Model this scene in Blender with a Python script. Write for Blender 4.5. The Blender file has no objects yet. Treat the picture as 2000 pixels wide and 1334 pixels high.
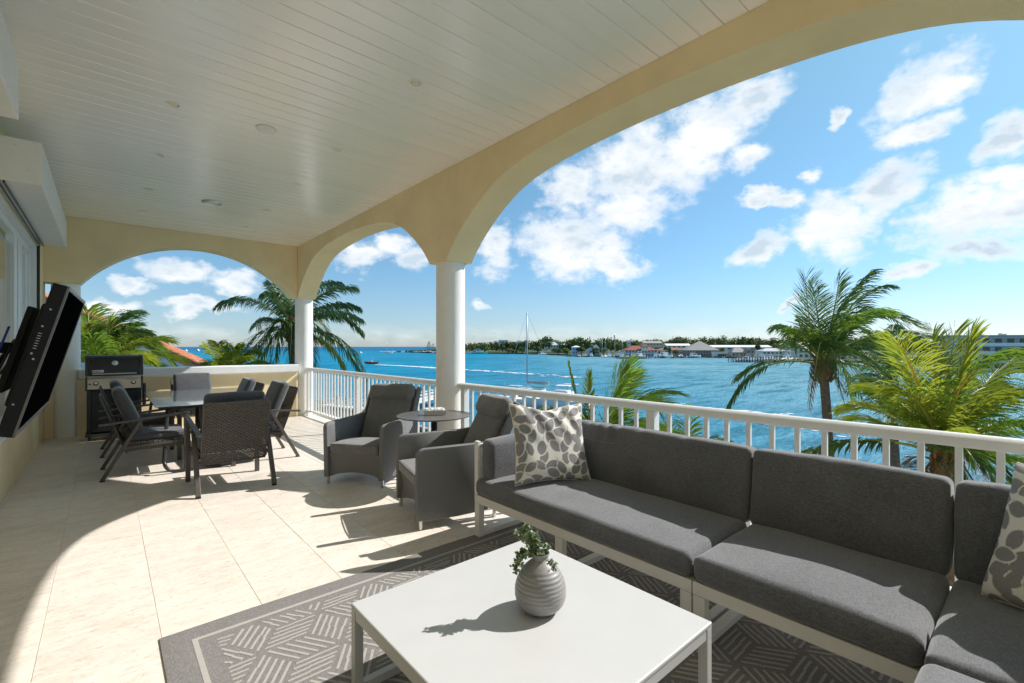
import bpy, bmesh, math, random
import numpy as np
from mathutils import Vector, Matrix, noise
R = math.radians
PI = math.pi
random.seed(7)
S = bpy.context.scene
COL = S.collection

# ------------------------------------------------------------------ camera
FPX, HC = 910.0, 1.5
AZ = R(41.1)
CS, CC = math.sin(AZ), math.cos(AZ)
cam = bpy.data.cameras.new('camera')
cam.lens = FPX / 2000 * 36
cam.sensor_width = 36
cam.shift_y = 10 / 2000
cam.clip_start = 0.05
cam.clip_end = 60000
camo = bpy.data.objects.new('camera', cam)
camo.location = (0, 0, HC)
camo.rotation_euler = (R(90), 0, -AZ)
COL.objects.link(camo)
S.camera = camo
S.render.resolution_x, S.render.resolution_y = 1024, 683


def ray(px, py):
    u = (px - 1000) / FPX
    return Vector((CS + u * CC, CC - u * CS, (677 - py) / FPX))


def at(px, py, t):
    """point seen at photo pixel (px,py), t metres ahead of the camera"""
    return Vector((0, 0, HC)) + ray(px, py) * t


def atz(px, py, z):
    r = ray(px, py)
    return Vector((0, 0, HC)) + r * ((z - HC) / r.z)


# ------------------------------------------------------------------ light
SUN = Vector((1.11, -0.36, 1.0)).normalized()
SUN_EL = math.asin(SUN.z)
SUN_AZ = math.atan2(SUN.x, SUN.y)
S.view_settings.view_transform = 'Standard'
S.view_settings.look = 'None'
S.view_settings.exposure = 1.10
S.view_settings.gamma = 1
S.view_settings.use_curve_mapping = False
S.render.engine = 'CYCLES'
S.cycles.max_bounces = 10
S.cycles.diffuse_bounces = 6
S.cycles.caustics_reflective = False
S.cycles.caustics_refractive = False

sl = bpy.data.lights.new('sun', 'SUN')
sl.energy = 3.05
sl.angle = R(0.5)
sl.color = (1.0, 0.965, 0.92)
so = bpy.data.objects.new('sun', sl)
so.rotation_euler = (-SUN).to_track_quat('-Z', 'Y').to_euler()
so.location = (30, -10, 30)
COL.objects.link(so)

world = bpy.data.worlds.new('World')
S.world = world
world.use_nodes = True
wt = world.node_tree
wt.nodes.clear()


def NN(tree, kind, **kw):
    n = tree.nodes.new(kind)
    for k, v in kw.items():
        setattr(n, k, v)
    return n


def px_azel(px, py):
    r = ray(px, py).normalized()
    return math.degrees(math.atan2(r.x, r.y)), math.degrees(math.asin(r.z))


def build_world():
    L = wt.links.new

    def M(op, a, b=None, c=None, clamp=False):
        n = NN(wt, 'ShaderNodeMath', operation=op, use_clamp=clamp)
        for i, v in enumerate((a, b, c)):
            if v is None:
                continue
            if isinstance(v, (int, float)):
                n.inputs[i].default_value = v
            else:
                L(v, n.inputs[i])
        return n.outputs[0]
    out = NN(wt, 'ShaderNodeOutputWorld')
    bg = NN(wt, 'ShaderNodeBackground')
    bg.inputs[1].default_value = 0.15
    L(bg.outputs[0], out.inputs[0])
    sky = NN(wt, 'ShaderNodeTexSky', sky_type='NISHITA')
    sky.sun_disc = False
    sky.sun_elevation = SUN_EL
    sky.sun_rotation = SUN_AZ
    sky.air_density = 1.0
    sky.dust_density = 0.25
    sky.ozone_density = 1.6
    sky.altitude = 10
    tc = NN(wt, 'ShaderNodeTexCoord')
    sep = NN(wt, 'ShaderNodeSeparateXYZ')
    L(tc.outputs['Generated'], sep.inputs[0])
    x, y, z = sep.outputs
    az = M('DIVIDE', M('ARCTAN2', x, y), R(1))          # degrees from +Y towards +X
    el = M('DIVIDE', M('ARCSINE', z), R(1))
    cmb = NN(wt, 'ShaderNodeCombineXYZ')
    L(az, cmb.inputs[0])
    L(el, cmb.inputs[1])
    # shape noise, driven by the direction itself so that it has no seam
    def noise_at(scale, detail, rough, off=(0, 0, 0), stretch=1.6):
        mp = NN(wt, 'ShaderNodeMapping')
        mp.inputs['Scale'].default_value = (1, 1, stretch)
        mp.inputs['Location'].default_value = off
        L(tc.outputs['Generated'], mp.inputs[0])
        n = NN(wt, 'ShaderNodeTexNoise', noise_dimensions='3D')
        n.inputs['Scale'].default_value = scale
        n.inputs['Detail'].default_value = detail
        n.inputs['Roughness'].default_value = rough
        L(mp.outputs[0], n.inputs['Vector'])
        return n
    warp = noise_at(9, 4, .6, (3, 1, 2))
    wv = NN(wt, 'ShaderNodeVectorMath', operation='MULTIPLY_ADD')
    wv.inputs[1].default_value = (7, 5, 0)
    wv.inputs[2].default_value = (-3.5, -2.5, 0)
    L(warp.outputs['Color'], wv.inputs[0])
    pos = NN(wt, 'ShaderNodeVectorMath', operation='ADD')
    L(cmb.outputs[0], pos.inputs[0])
    L(wv.outputs[0], pos.inputs[1])
    blobs = [(1250, 335, 190, 125, 15), (1370, 270, 150, 110, 30), (1460, 200, 140, 70, 35), (1110, 365, 90, 60, 15),
             (1230, 410, 100, 60, 0), (1130, 478, 150, 92, 0), (965, 490, 50, 85, 0), (1200, 515, 70, 50, 0),
             (1800, 165, 185, 78, 38), (1780, 262, 85, 42, 20), (1630, 440, 110, 95, 25), (1740, 365, 110, 55, 25), (1490, 480, 100, 36, 22),
             (1880, 430, 185, 85, 10), (1990, 400, 130, 90, 0), (1780, 520, 70, 22, 0), (1920, 490, 170, 45, 5), (1540, 398, 70, 24, 0),
             (1592, 345, 36, 26, 0), (1622, 238, 22, 26, 0), (1480, 385, 50, 18, 0), (1970, 265, 110, 60, 30), (1955, 350, 80, 34, 0), (1460, 300, 60, 50, 40),
             (695, 492, 75, 48, -10), (765, 470, 55, 38, 0), (815, 508, 50, 36, 0), (249, 553, 55, 24, -5), (340, 530, 80, 34, -10),
             (440, 548, 80, 28, 0), (390, 597, 100, 18, 0), (200, 602, 90, 24, 0), (372, 612, 60, 18, 0), (935, 596, 30, 14, 0), (1532, 596, 24, 6, 0)]
    acc = None
    for (bx, by, rx, ry, rot) in blobs:
        a0, e0 = px_azel(bx, by)
        a1, e1 = px_azel(bx + rx * math.cos(R(rot)), by - rx * math.sin(R(rot)))
        a2, e2 = px_azel(bx + ry * math.sin(R(rot)), by - ry * -math.cos(R(rot)) * -1)
        ra = math.hypot(a1 - a0, e1 - e0)
        rb = max(1e-3, abs(px_azel(bx, by - ry)[1] - e0))
        mp = NN(wt, 'ShaderNodeMapping', vector_type='TEXTURE')
        mp.inputs['Location'].default_value = (a0, e0, 0)
        mp.inputs['Rotation'].default_value = (0, 0, math.atan2(e1 - e0, a1 - a0))
        mp.inputs['Scale'].default_value = (ra * 1.06, rb * 1.06, 1)
        L(pos.outputs[0], mp.inputs[0])
        g = NN(wt, 'ShaderNodeTexGradient', gradient_type='SPHERICAL')
        L(mp.outputs[0], g.inputs[0])
        acc = g.outputs['Fac'] if acc is None else M('MAXIMUM', acc, g.outputs['Fac'])
    # clouds of the same kind over the rest of the sky, faded out where the photographed ones stand
    field = noise_at(2.3, 3, .5, (7.3, 2.2, 4.1), 1.3)
    fld = M('MULTIPLY', M('SUBTRACT', field.outputs['Fac'], .52), 3.2, clamp=True)
    # inside azimuth 0..90, elevation<40 only the listed ones
    inaz = M('MULTIPLY', M('LESS_THAN', M('ABSOLUTE', M('SUBTRACT', az, 42)), 52), M('LESS_THAN', el, 42))
    fld = M('MULTIPLY', fld, M('SUBTRACT', 1.0, inaz))
    acc = M('MAXIMUM', acc, fld)
    # low band of small far clouds just above the horizon
    bandn = noise_at(16, 5, .55, (1, 5, 2), 3.0)
    bm = M('SUBTRACT', 1.0, M('ABSOLUTE', M('DIVIDE', M('SUBTRACT', el, 1.3), 1.5)), clamp=True)
    band = M('MULTIPLY', bm, M('MULTIPLY', M('SUBTRACT', bandn.outputs['Fac'], .38), 2.1, clamp=True))
    fine = noise_at(13, 9, .62, (0, 0, 0), 1.5)
    fine2 = noise_at(32, 6, .6, (4, 4, 4), 1.5)
    ff = M('ADD', M('MULTIPLY', fine.outputs['Fac'], .7), M('MULTIPLY', fine2.outputs['Fac'], .3))
    d = M('ADD', acc, M('MULTIPLY', M('SUBTRACT', ff, .50), 2.1))
    d = M('MULTIPLY', d, M('GREATER_THAN', acc, .001))
    dens = NN(wt, 'ShaderNodeMapRange', interpolation_type='SMOOTHSTEP')
    L(d, dens.inputs[0])
    dens.inputs[1].default_value = .08
    dens.inputs[2].default_value = .78
    ac2 = NN(wt, 'ShaderNodeMapRange', interpolation_type='SMOOTHSTEP')
    L(acc, ac2.inputs[0])
    ac2.inputs[1].default_value = .0
    ac2.inputs[2].default_value = .22
    alpha = M('MULTIPLY', dens.outputs[0], ac2.outputs[0])
    alpha = M('MAXIMUM', alpha, M('MULTIPLY', band, .55))
    # thick parts of a cloud are greyer than its rim
    sh = noise_at(5, 7, .6, (2, 9, 1), 2.2)
    thick = M('MULTIPLY', M('MULTIPLY', M('SUBTRACT', d, .30), 1.6, clamp=True), M('MULTIPLY', M('SUBTRACT', sh.outputs['Fac'], .40), 3.6, clamp=True), clamp=True)
    cc = NN(wt, 'ShaderNodeMixRGB')
    cc.inputs[1].default_value = (3.5, 3.5, 3.52, 1)
    cc.inputs[2].default_value = (1.95, 2.35, 2.7, 1)
    L(M('MULTIPLY', thick, 1.5, clamp=True), cc.inputs[0])
    # blue part: the Nishita sky, a little deeper
    tint = NN(wt, 'ShaderNodeMixRGB', blend_type='MULTIPLY')
    tint.inputs[0].default_value = 1
    rmp = NN(wt, 'ShaderNodeValToRGB')
    cr = rmp.color_ramp
    cr.elements[0].position = 0
    cr.elements[0].color = (.25, .31, .44, 1)
    cr.elements[1].position = 1
    cr.elements[1].color = (.34, .48, .46, 1)
    for p_, c_ in ((.05, (.27, .335, .41, 1)), (.10, (.27, .37, .425, 1)), (.30, (.36, .49, .45, 1))):
        e_ = cr.elements.new(p_)
        e_.color = c_
    L(M('DIVIDE', el, 90.0, clamp=True), rmp.inputs[0])
    L(rmp.outputs[0], tint.inputs[2])
    L(sky.outputs[0], tint.inputs[1])
    mx = NN(wt, 'ShaderNodeMixRGB')
    L(alpha, mx.inputs[0])
    L(tint.outputs[0], mx.inputs[1])
    L(cc.outputs[0], mx.inputs[2])
    L(mx.outputs[0], bg.inputs[0])


build_world()

# ------------------------------------------------------------------ mesh helper


class MB:
    def __init__(s, org=(0, 0, 0)):
        s.v = []
        s.f = []
        s.o = Vector(org)
        s.attr = None

    def add(s, vs, fs, M=None):
        n = len(s.v)
        for p in vs:
            p = Vector(p)
            if M is not None:
                p = M @ p
            s.v.append(p - s.o)
        s.f += [[i + n for i in f] for f in fs]
        return s

    def box(s, a, b, M=None):
        (x0, y0, z0), (x1, y1, z1) = a, b
        return s.add([(x0, y0, z0), (x1, y0, z0), (x1, y1, z0), (x0, y1, z0), (x0, y0, z1), (x1, y0, z1), (x1, y1, z1), (x0, y1, z1)],
                     [(0, 3, 2, 1), (4, 5, 6, 7), (0, 1, 5, 4), (1, 2, 6, 5), (2, 3, 7, 6), (3, 0, 4, 7)], M)

    def cbox(s, a, b, r=.004, M=None):
        """box with rounded edges"""
        return s.cushion([(p + q) / 2 for p, q in zip(a, b)], [abs(q - p) for p, q in zip(a, b)], r, (0, 0, 0), 1, 0, M)

    def bar(s, p, q, w, h=None, up=(0, 0, 1), r=0):
        """square bar from p to q"""
        p, q = Vector(p), Vector(q)
        h = h or w
        d = (q - p)
        L = d.length
        d.normalize()
        u = Vector(up)
        if abs(d.dot(u)) > .99:
            u = Vector((1, 0, 0))
        sx = d.cross(u).normalized()
        uz = sx.cross(d).normalized()
        M = Matrix(((sx.x, d.x, uz.x, p.x), (sx.y, d.y, uz.y, p.y), (sx.z, d.z, uz.z, p.z), (0, 0, 0, 1)))
        if r:
            return s.cbox((-w / 2, 0, -h / 2), (w / 2, L, h / 2), r, M)
        return s.box((-w / 2, 0, -h / 2), (w / 2, L, h / 2), M)

    def cushion(s, c, size, r, puff=(0, 0, 0), k=4, m=6, M=None, wr=0, ws=4, seed=0, fn=None):
        hx, hy, hz = [q / 2 for q in size]
        r = min(r, hx * .99, hy * .99, hz * .99)

        def axis(h):
            e = [r * math.tan(i / k * PI / 4) for i in range(k + 1)]     # 0..r
            a = [-(h - r) - q for q in reversed(e)]
            mid = [-(h - r) + 2 * (h - r) * (i + 1) / (m + 1) for i in range(m)]
            b = [(h - r) + q for q in e]
            return a + mid + b
        ax = [axis(hx), axis(hy), axis(hz)]
        H = (hx, hy, hz)
        vs, fs, idx = [], [], {}
        C = Vector(c)

        def vert(p):
            key = (round(p[0], 6), round(p[1], 6), round(p[2], 6))
            if key in idx:
                return idx[key]
            inner = Vector([max(-(h - r), min(h - r, q)) for q, h in zip(p, H)])
            d = Vector(p) - inner
            q = inner + d.normalized() * r
            w = [max(0, 1 - (q[i] / H[i]) ** 2) for i in range(3)]
            o = Vector(q)
            o.x += puff[0] * q.x / hx * w[1] * w[2]
            o.y += puff[1] * q.y / hy * w[0] * w[2]
            o.z += puff[2] * q.z / hz * w[0] * w[1]
            if wr:
                nv = noise.noise_vector(Vector((q.x * ws + seed * 7.1, q.y * ws + seed, q.z * ws)))
                o += nv * wr
            if fn:
                o = fn(o, q)
            idx[key] = len(vs)
            vs.append(o + C)
            return idx[key]
        for a in range(3):
            b, c2 = (a + 1) % 3, (a + 2) % 3
            for sgn in (-1, 1):
                A, B = ax[b], ax[c2]
                for i in range(len(A) - 1):
                    for j in range(len(B) - 1):
                        q = []
                        for (ii, jj) in ((i, j), (i + 1, j), (i + 1, j + 1), (i, j + 1)):
                            p = [0, 0, 0]
                            p[a] = sgn * H[a]
                            p[b] = A[ii]
                            p[c2] = B[jj]
                            q.append(vert(p))
                        if sgn < 0:
                            q.reverse()
                        if len(set(q)) >= 3:
                            fs.append(list(dict.fromkeys(q)))
        return s.add(vs, fs, M)

    def tube(s, pts, r, n=8, caps=True, M=None):
        pts = [Vector(p) for p in pts]
        rs = r if isinstance(r, (list, tuple)) else [r] * len(pts)
        vs, fs = [], []
        prev = None
        for i, p in enumerate(pts):
            d = (pts[min(i + 1, len(pts) - 1)] - pts[max(i - 1, 0)]).normalized()
            u = prev if prev is not None else (Vector((0, 0, 1)) if abs(d.z) < .9 else Vector((1, 0, 0)))
            sx = d.cross(u).normalized()
            uz = sx.cross(d).normalized()
            prev = uz
            for k in range(n):
                a = 2 * PI * k / n
                vs.append(p + (sx * math.cos(a) + uz * math.sin(a)) * rs[i])
        for i in range(len(pts) - 1):
            for k in range(n):
                k2 = (k + 1) % n
                fs.append((i * n + k, i * n + k2, (i + 1) * n + k2, (i + 1) * n + k))
        if caps:
            fs.append(list(range(n - 1, -1, -1))[::-1][::-1])
            fs.append([(len(pts) - 1) * n + k for k in range(n)])
        return s.add(vs, fs, M)

    def lathe(s, prof, c=(0, 0, 0), n=24, M=None):
        vs, fs = [], []
        for (r, z) in prof:
            for k in range(n):
                a = 2 * PI * k / n
                vs.append((c[0] + r * math.cos(a), c[1] + r * math.sin(a), c[2] + z))
        for i in range(len(prof) - 1):
            for k in range(n):
                k2 = (k + 1) % n
                fs.append((i * n + k, i * n + k2, (i + 1) * n + k2, (i + 1) * n + k))
        if prof[0][0] > 1e-4:
            fs.append([k for k in range(n)][::-1])
        if prof[-1][0] > 1e-4:
            fs.append([(len(prof) - 1) * n + k for k in range(n)])
        return s.add(vs, fs, M)

    def prism(s, poly, a, b, axis=2, M=None):
        """extrude a 2-D outline (list of (u,v)) along axis from a to b"""
        def P(u, v, w):
            p = [0, 0, 0]
            p[axis] = w
            p[(axis + 1) % 3] = u
            p[(axis + 2) % 3] = v
            return p
        n = len(poly)
        vs = [P(u, v, a) for u, v in poly] + [P(u, v, b) for u, v in poly]
        fs = [list(range(n))[::-1], list(range(n, 2 * n))]
        fs += [(i, (i + 1) % n, n + (i + 1) % n, n + i) for i in range(n)]
        return s.add(vs, fs, M)

    def build(s, name, mat, parent=None, smooth=False, label=None, kind=None, angle=None):
        me = bpy.data.meshes.new(name)
        me.from_pydata([tuple(p) for p in s.v], [], s.f)
        me.update()
        if smooth:
            me.polygons.foreach_set('use_smooth', [True] * len(me.polygons))
            if angle:
                bm = bmesh.new()
                bm.from_mesh(me)
                for e in bm.edges:
                    if len(e.link_faces) == 2 and e.calc_face_angle(0) > R(angle):
                        e.smooth = False
                bm.to_mesh(me)
                bm.free()
        if s.attr is not None:
            a = me.attributes.new('print', 'FLOAT', 'POINT')
            a.data.foreach_set('value', s.attr)
        me.materials.append(mat)
        o = bpy.data.objects.new(name, me)
        COL.objects.link(o)
        if parent:
            o.parent = parent
        if label:
            o['label'] = label
        if kind:
            o['kind'] = kind
        return o


def tag(o, label=None, cat=None, group=None, kind=None):
    for k, v in (('label', label), ('category', cat), ('group', group), ('kind', kind)):
        if v:
            o[k] = v
    return o


def thing(name, label, cat, loc=(0, 0, 0), rz=0, group=None, kind=None):
    o = bpy.data.objects.new(name, None)
    o.empty_display_size = .1
    COL.objects.link(o)
    o.location = loc
    o.rotation_euler = (0, 0, rz)
    return tag(o, label, cat, group, kind)


KIDS = {}


def dup(root, loc, rz, label):
    def cp(o, par):
        c = o.copy()
        COL.objects.link(c)
        c.parent = par
        for ch in o.children:
            cp(ch, c)
        return c
    c = cp(root, None)
    c.location = loc
    c.rotation_euler = (0, 0, rz)
    c['label'] = label
    return c


def inst(me_obj, parent, loc, rot=None, sc=None):
    c = me_obj.copy()
    COL.objects.link(c)
    c.parent = parent
    c.location = loc
    if rot is not None:
        c.rotation_euler = rot
    if sc is not None:
        c.scale = sc
    return c


def frame(o, xdir, zdir=(0, 0, 1)):
    """matrix with origin o, x along xdir, z close to zdir"""
    x = Vector(xdir).normalized()
    y = Vector(zdir).cross(x).normalized()
    z = x.cross(y).normalized()
    o = Vector(o)
    return Matrix(((x.x, y.x, z.x, o.x), (x.y, y.y, z.y, o.y), (x.z, y.z, z.z, o.z), (0, 0, 0, 1)))


# ------------------------------------------------------------------ materials
def mat(name, col, rough=.6, metal=0, spec=.5, var=0, vscale=3, vdet=6, bump=0, bscale=60, col2=None, trans=0, sheen=0, coat=0,
        stretch=(1, 1, 1), rnd=0, lo=.35, hi=.65, bdist=.01, bdet=4):
    m = bpy.data.materials.new(name)
    m.use_nodes = True
    t = m.node_tree
    L = t.links.new
    b = t.nodes['Principled BSDF']
    b.inputs['Roughness'].default_value = rough
    b.inputs['Metallic'].default_value = metal
    b.inputs['Specular IOR Level'].default_value = spec
    if sheen:
        b.inputs['Sheen Weight'].default_value = sheen
        b.inputs['Sheen Roughness'].default_value = .5
    if coat:
        b.inputs['Coat Weight'].default_value = coat
        b.inputs['Coat Roughness'].default_value = .05 if name != 'white_board' else .2
    c = (*col, 1)
    src = None
    tc = NN(t, 'ShaderNodeTexCoord')
    mp = NN(t, 'ShaderNodeMapping')
    mp.inputs['Scale'].default_value = stretch
    L(tc.outputs['Object'], mp.inputs[0])
    vec = mp.outputs[0]
    if rnd:
        oi = NN(t, 'ShaderNodeObjectInfo')
        av = NN(t, 'ShaderNodeVectorMath', operation='MULTIPLY_ADD')
        L(oi.outputs['Random'], av.inputs[0])
        av.inputs[1].default_value = (31, 17, 23)
        L(mp.outputs[0], av.inputs[2])
        vec = av.outputs[0]
    if var or col2:
        n = NN(t, 'ShaderNodeTexNoise')
        n.inputs['Scale'].default_value = vscale
        n.inputs['Detail'].default_value = vdet
        n.inputs['Roughness'].default_value = .6
        L(vec, n.inputs['Vector'])
        mr = NN(t, 'ShaderNodeMapRange')
        mr.inputs[1].default_value = lo
        mr.inputs[2].default_value = hi
        L(n.outputs['Fac'], mr.inputs[0])
        mx = NN(t, 'ShaderNodeMixRGB')
        mx.inputs[1].default_value = c
        mx.inputs[2].default_value = (*col2, 1) if col2 else (*[q * (1 - var) for q in col], 1)
        L(mr.outputs[0], mx.inputs[0])
        src = mx.outputs[0]
    if rnd:
        hs = NN(t, 'ShaderNodeHueSaturation')
        mm = NN(t, 'ShaderNodeMapRange')
        mm.inputs[3].default_value = 1 - rnd
        mm.inputs[4].default_value = 1 + rnd
        L(oi.outputs['Random'], mm.inputs[0])
        L(mm.outputs[0], hs.inputs['Value'])
        if src:
            L(src, hs.inputs['Color'])
        else:
            hs.inputs['Color'].default_value = c
        src = hs.outputs[0]
    if src:
        L(src, b.inputs['Base Color'])
    else:
        b.inputs['Base Color'].default_value = c
    if bump:
        n2 = NN(t, 'ShaderNodeTexNoise')
        n2.inputs['Scale'].default_value = bscale
        n2.inputs['Detail'].default_value = bdet
        L(vec, n2.inputs['Vector'])
        bp = NN(t, 'ShaderNodeBump')
        bp.inputs['Strength'].default_value = bump
        bp.inputs['Distance'].default_value = bdist
        L(n2.outputs['Fac'], bp.inputs['Height'])
        L(bp.outputs[0], b.inputs['Normal'])
    if trans:
        tr = NN(t, 'ShaderNodeBsdfTranslucent')
        if src:
            L(src, tr.inputs[0])
        else:
            tr.inputs[0].default_value = c
        ms = NN(t, 'ShaderNodeMixShader')
        ms.inputs[0].default_value = trans
        L(b.outputs[0], ms.inputs[1])
        L(tr.outputs[0], ms.inputs[2])
        L(ms.outputs[0], t.nodes['Material Output'].inputs[0])
    return m


def fabric(name, col, hi):
    """heathered woven cloth"""
    m = mat(name, col, .9, spec=.2, sheen=.35)
    t = m.node_tree
    L = t.links.new
    b = t.nodes['Principled BSDF']
    tc = NN(t, 'ShaderNodeTexCoord')
    outs = []
    for st, sc in (((1, .12, 1), 420), ((.12, 1, .3), 420)):
        mp = NN(t, 'ShaderNodeMapping')
        mp.inputs['Scale'].default_value = st
        L(tc.outputs['Object'], mp.inputs[0])
        n = NN(t, 'ShaderNodeTexNoise')
        n.inputs['Scale'].default_value = sc
        n.inputs['Detail'].default_value = 3
        L(mp.outputs[0], n.inputs[0])
        outs.append(n.outputs['Fac'])
    mul = NN(t, 'ShaderNodeMath', operation='ADD')
    L(outs[0], mul.inputs[0])
    L(outs[1], mul.inputs[1])
    big = NN(t, 'ShaderNodeTexNoise')
    big.inputs['Scale'].default_value = 5
    big.inputs['Detail'].default_value = 4
    L(tc.outputs['Object'], big.inputs[0])
    ad = NN(t, 'ShaderNodeMath', operation='MULTIPLY_ADD')
    L(big.outputs['Fac'], ad.inputs[0])
    ad.inputs[1].default_value = .35
    L(mul.outputs[0], ad.inputs[2])
    mr = NN(t, 'ShaderNodeMapRange')
    mr.inputs[1].default_value = .85
    mr.inputs[2].default_value = 1.5
    L(ad.outputs[0], mr.inputs[0])
    mx = NN(t, 'ShaderNodeMixRGB')
    mx.inputs[1].default_value = (*col, 1)
    mx.inputs[2].default_value = (*hi, 1)
    L(mr.outputs[0], mx.inputs[0])
    L(mx.outputs[0], b.inputs['Base Color'])
    bp = NN(t, 'ShaderNodeBump')
    bp.inputs['Strength'].default_value = .35
    bp.inputs['Distance'].default_value = .002
    L(mul.outputs[0], bp.inputs['Height'])
    L(bp.outputs[0], b.inputs['Normal'])
    return m


M_white = mat('white_paint', (.80, .80, .78), .4, var=.05, vscale=9)
M_frame = mat('white_powder_coat', (.74, .72, .68), .38, var=.04, vscale=14)
M_tabletop = mat('matt_white_top', (.535, .535, .53), .42, var=.03, vscale=5, bump=.03, bscale=300, bdist=.002)
M_stucco = mat('yellow_stucco', (.87, .72, .45), .9, var=.10, vscale=1.6, bump=.35, bscale=140, bdist=.006, spec=.2)
M_column = mat('white_render', (.86, .85, .82), .85, var=.04, vscale=6, bump=.35, bscale=160, bdist=.006, spec=.2)
M_plank = mat('white_board', (.92, .90, .865), .26, spec=.9, coat=.6, var=.03, vscale=2.2, stretch=(.4, 6, 1), rnd=.018, bump=.05, bscale=14, bdist=.01)
M_black = mat('black_plastic', (.012, .012, .014), .32)
M_blackm = mat('black_matt', (.014, .014, .016), .6, spec=.2)
M_screen = mat('dark_screen', (.0025, .0025, .003), .9, spec=.0)
M_steel = mat('brushed_steel', (.52, .46, .38), .35, metal=.9, var=.1, vscale=30, stretch=(1, 20, 20))
M_silver = mat('silver_metal', (.62, .62, .60), .32, metal=.85)
M_dkmetal = mat('grey_brown_metal', (.115, .10, .09), .45, metal=.3, var=.35, vscale=40, stretch=(1, 1, 6))
M_tube = mat('dark_tube', (.04, .04, .043), .35, metal=.4)
M_cush = fabric('charcoal_fabric', (.062, .064, .073), (.185, .188, .20))
M_cushd = fabric('black_fabric', (.030, .032, .037), (.12, .125, .135))
M_loungef = fabric('taupe_grey_fabric', (.070, .070, .072), (.25, .25, .25))
M_sling = mat('grey_sling', (.21, .212, .218), .7, var=.3, vscale=260, bump=.4, bscale=500, bdist=.001, spec=.25)
M_wicker = mat('brown_grey_wicker', (.115, .10, .088), .55, var=.45, vscale=60, col2=(.05, .045, .042))
M_disc = mat('dark_table_top', (.13, .12, .115), .32, var=.1, vscale=8)
M_red = mat('red_ring', (.45, .05, .03), .4)
M_vase = mat('grey_ceramic', (.30, .292, .29), .45, var=.22, vscale=9, stretch=(1, 1, 5), coat=.08)
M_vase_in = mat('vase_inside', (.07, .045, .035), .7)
M_stem = mat('stem', (.10, .13, .05), .6)
M_leaf = mat('succulent_leaf', (.13, .22, .06), .5, var=.35, vscale=40, col2=(.42, .50, .34), trans=.15, lo=.42, hi=.6)
M_gap = mat('dark_gap', (.05, .045, .04), .9)
M_rub = mat('rubber', (.015, .015, .015), .8)


def tile_mat():
    m = mat('cream_marble', (.66, .56, .445), .38, spec=.35)
    t = m.node_tree
    L = t.links.new
    b = t.nodes['Principled BSDF']
    tc = NN(t, 'ShaderNodeTexCoord')
    oi = NN(t, 'ShaderNodeObjectInfo')
    av = NN(t, 'ShaderNodeVectorMath', operation='MULTIPLY_ADD')
    L(oi.outputs['Random'], av.inputs[0])
    av.inputs[1].default_value = (3.1, 1.7, 9.3)
    L(tc.outputs['Object'], av.inputs[2])
    geo = NN(t, 'ShaderNodeNewGeometry')
    pa = NN(t, 'ShaderNodeVectorMath', operation='ADD')
    L(geo.outputs['Position'], pa.inputs[0])
    L(av.outputs[0], pa.inputs[1])
    mp = NN(t, 'ShaderNodeMapping')
    mp.inputs['Rotation'].default_value = (0, 0, R(38))
    mp.inputs['Scale'].default_value = (1, 2.6, 1)
    L(pa.outputs[0], mp.inputs[0])

    def nz(sc, det, ro, dist=0):
        n = NN(t, 'ShaderNodeTexNoise')
        n.inputs['Scale'].default_value = sc
        n.inputs['Detail'].default_value = det
        n.inputs['Roughness'].default_value = ro
        n.inputs['Distortion'].default_value = dist
        L(mp.outputs[0], n.inputs['Vector'])
        return n.outputs['Fac']

    def mr(src, a, b_):
        n = NN(t, 'ShaderNodeMapRange', interpolation_type='SMOOTHSTEP')
        n.inputs[1].default_value = a
        n.inputs[2].default_value = b_
        L(src, n.inputs[0])
        return n.outputs[0]

    def mix(f, a, c):
        n = NN(t, 'ShaderNodeMixRGB')
        L(f, n.inputs[0])
        if isinstance(a, tuple):
            n.inputs[1].default_value = (*a, 1)
        else:
            L(a, n.inputs[1])
        n.inputs[2].default_value = (*c, 1)
        return n.outputs[0]
    c1 = mix(mr(nz(2.4, 6, .6, .6), .35, .7), (.79, .72, .635), (.70, .625, .545))
    c2 = mix(mr(nz(9, 9, .72, 1.4), .50, .70), c1, (.52, .435, .36))
    vein = NN(t, 'ShaderNodeMath', operation='SUBTRACT')
    L(nz(3.2, 8, .68, 2.2), vein.inputs[0])
    vein.inputs[1].default_value = .5
    va = NN(t, 'ShaderNodeMath', operation='ABSOLUTE')
    L(vein.outputs[0], va.inputs[0])
    vm = NN(t, 'ShaderNodeMapRange')
    L(va.outputs[0], vm.inputs[0])
    vm.inputs[1].default_value = 0
    vm.inputs[2].default_value = .016
    vm.inputs[3].default_value = .6
    vm.inputs[4].default_value = 0
    gate = NN(t, 'ShaderNodeMath', operation='MULTIPLY')
    L(vm.outputs[0], gate.inputs[0])
    L(mr(nz(1.7, 3, .5), .5, .62), gate.inputs[1])
    c3 = mix(gate.outputs[0], c2, (.38, .26, .17))
    hs = NN(t, 'ShaderNodeHueSaturation')
    vv = NN(t, 'ShaderNodeMapRange')
    vv.inputs[3].default_value = .955
    vv.inputs[4].default_value = 1.03
    L(oi.outputs['Random'], vv.inputs[0])
    L(vv.outputs[0], hs.inputs['Value'])
    L(c3, hs.inputs['Color'])
    L(hs.outputs[0], b.inputs['Base Color'])
    rr = NN(t, 'ShaderNodeMapRange')
    rr.inputs[3].default_value = .3
    rr.inputs[4].default_value = .55
    L(nz(20, 5, .6), rr.inputs[0])
    L(rr.outputs[0], b.inputs['Roughness'])
    bp = NN(t, 'ShaderNodeBump')
    bp.inputs['Strength'].default_value = .15
    bp.inputs['Distance'].default_value = .004
    L(nz(26, 6, .7), bp.inputs['Height'])
    L(bp.outputs[0], b.inputs['Normal'])
    return m


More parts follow.
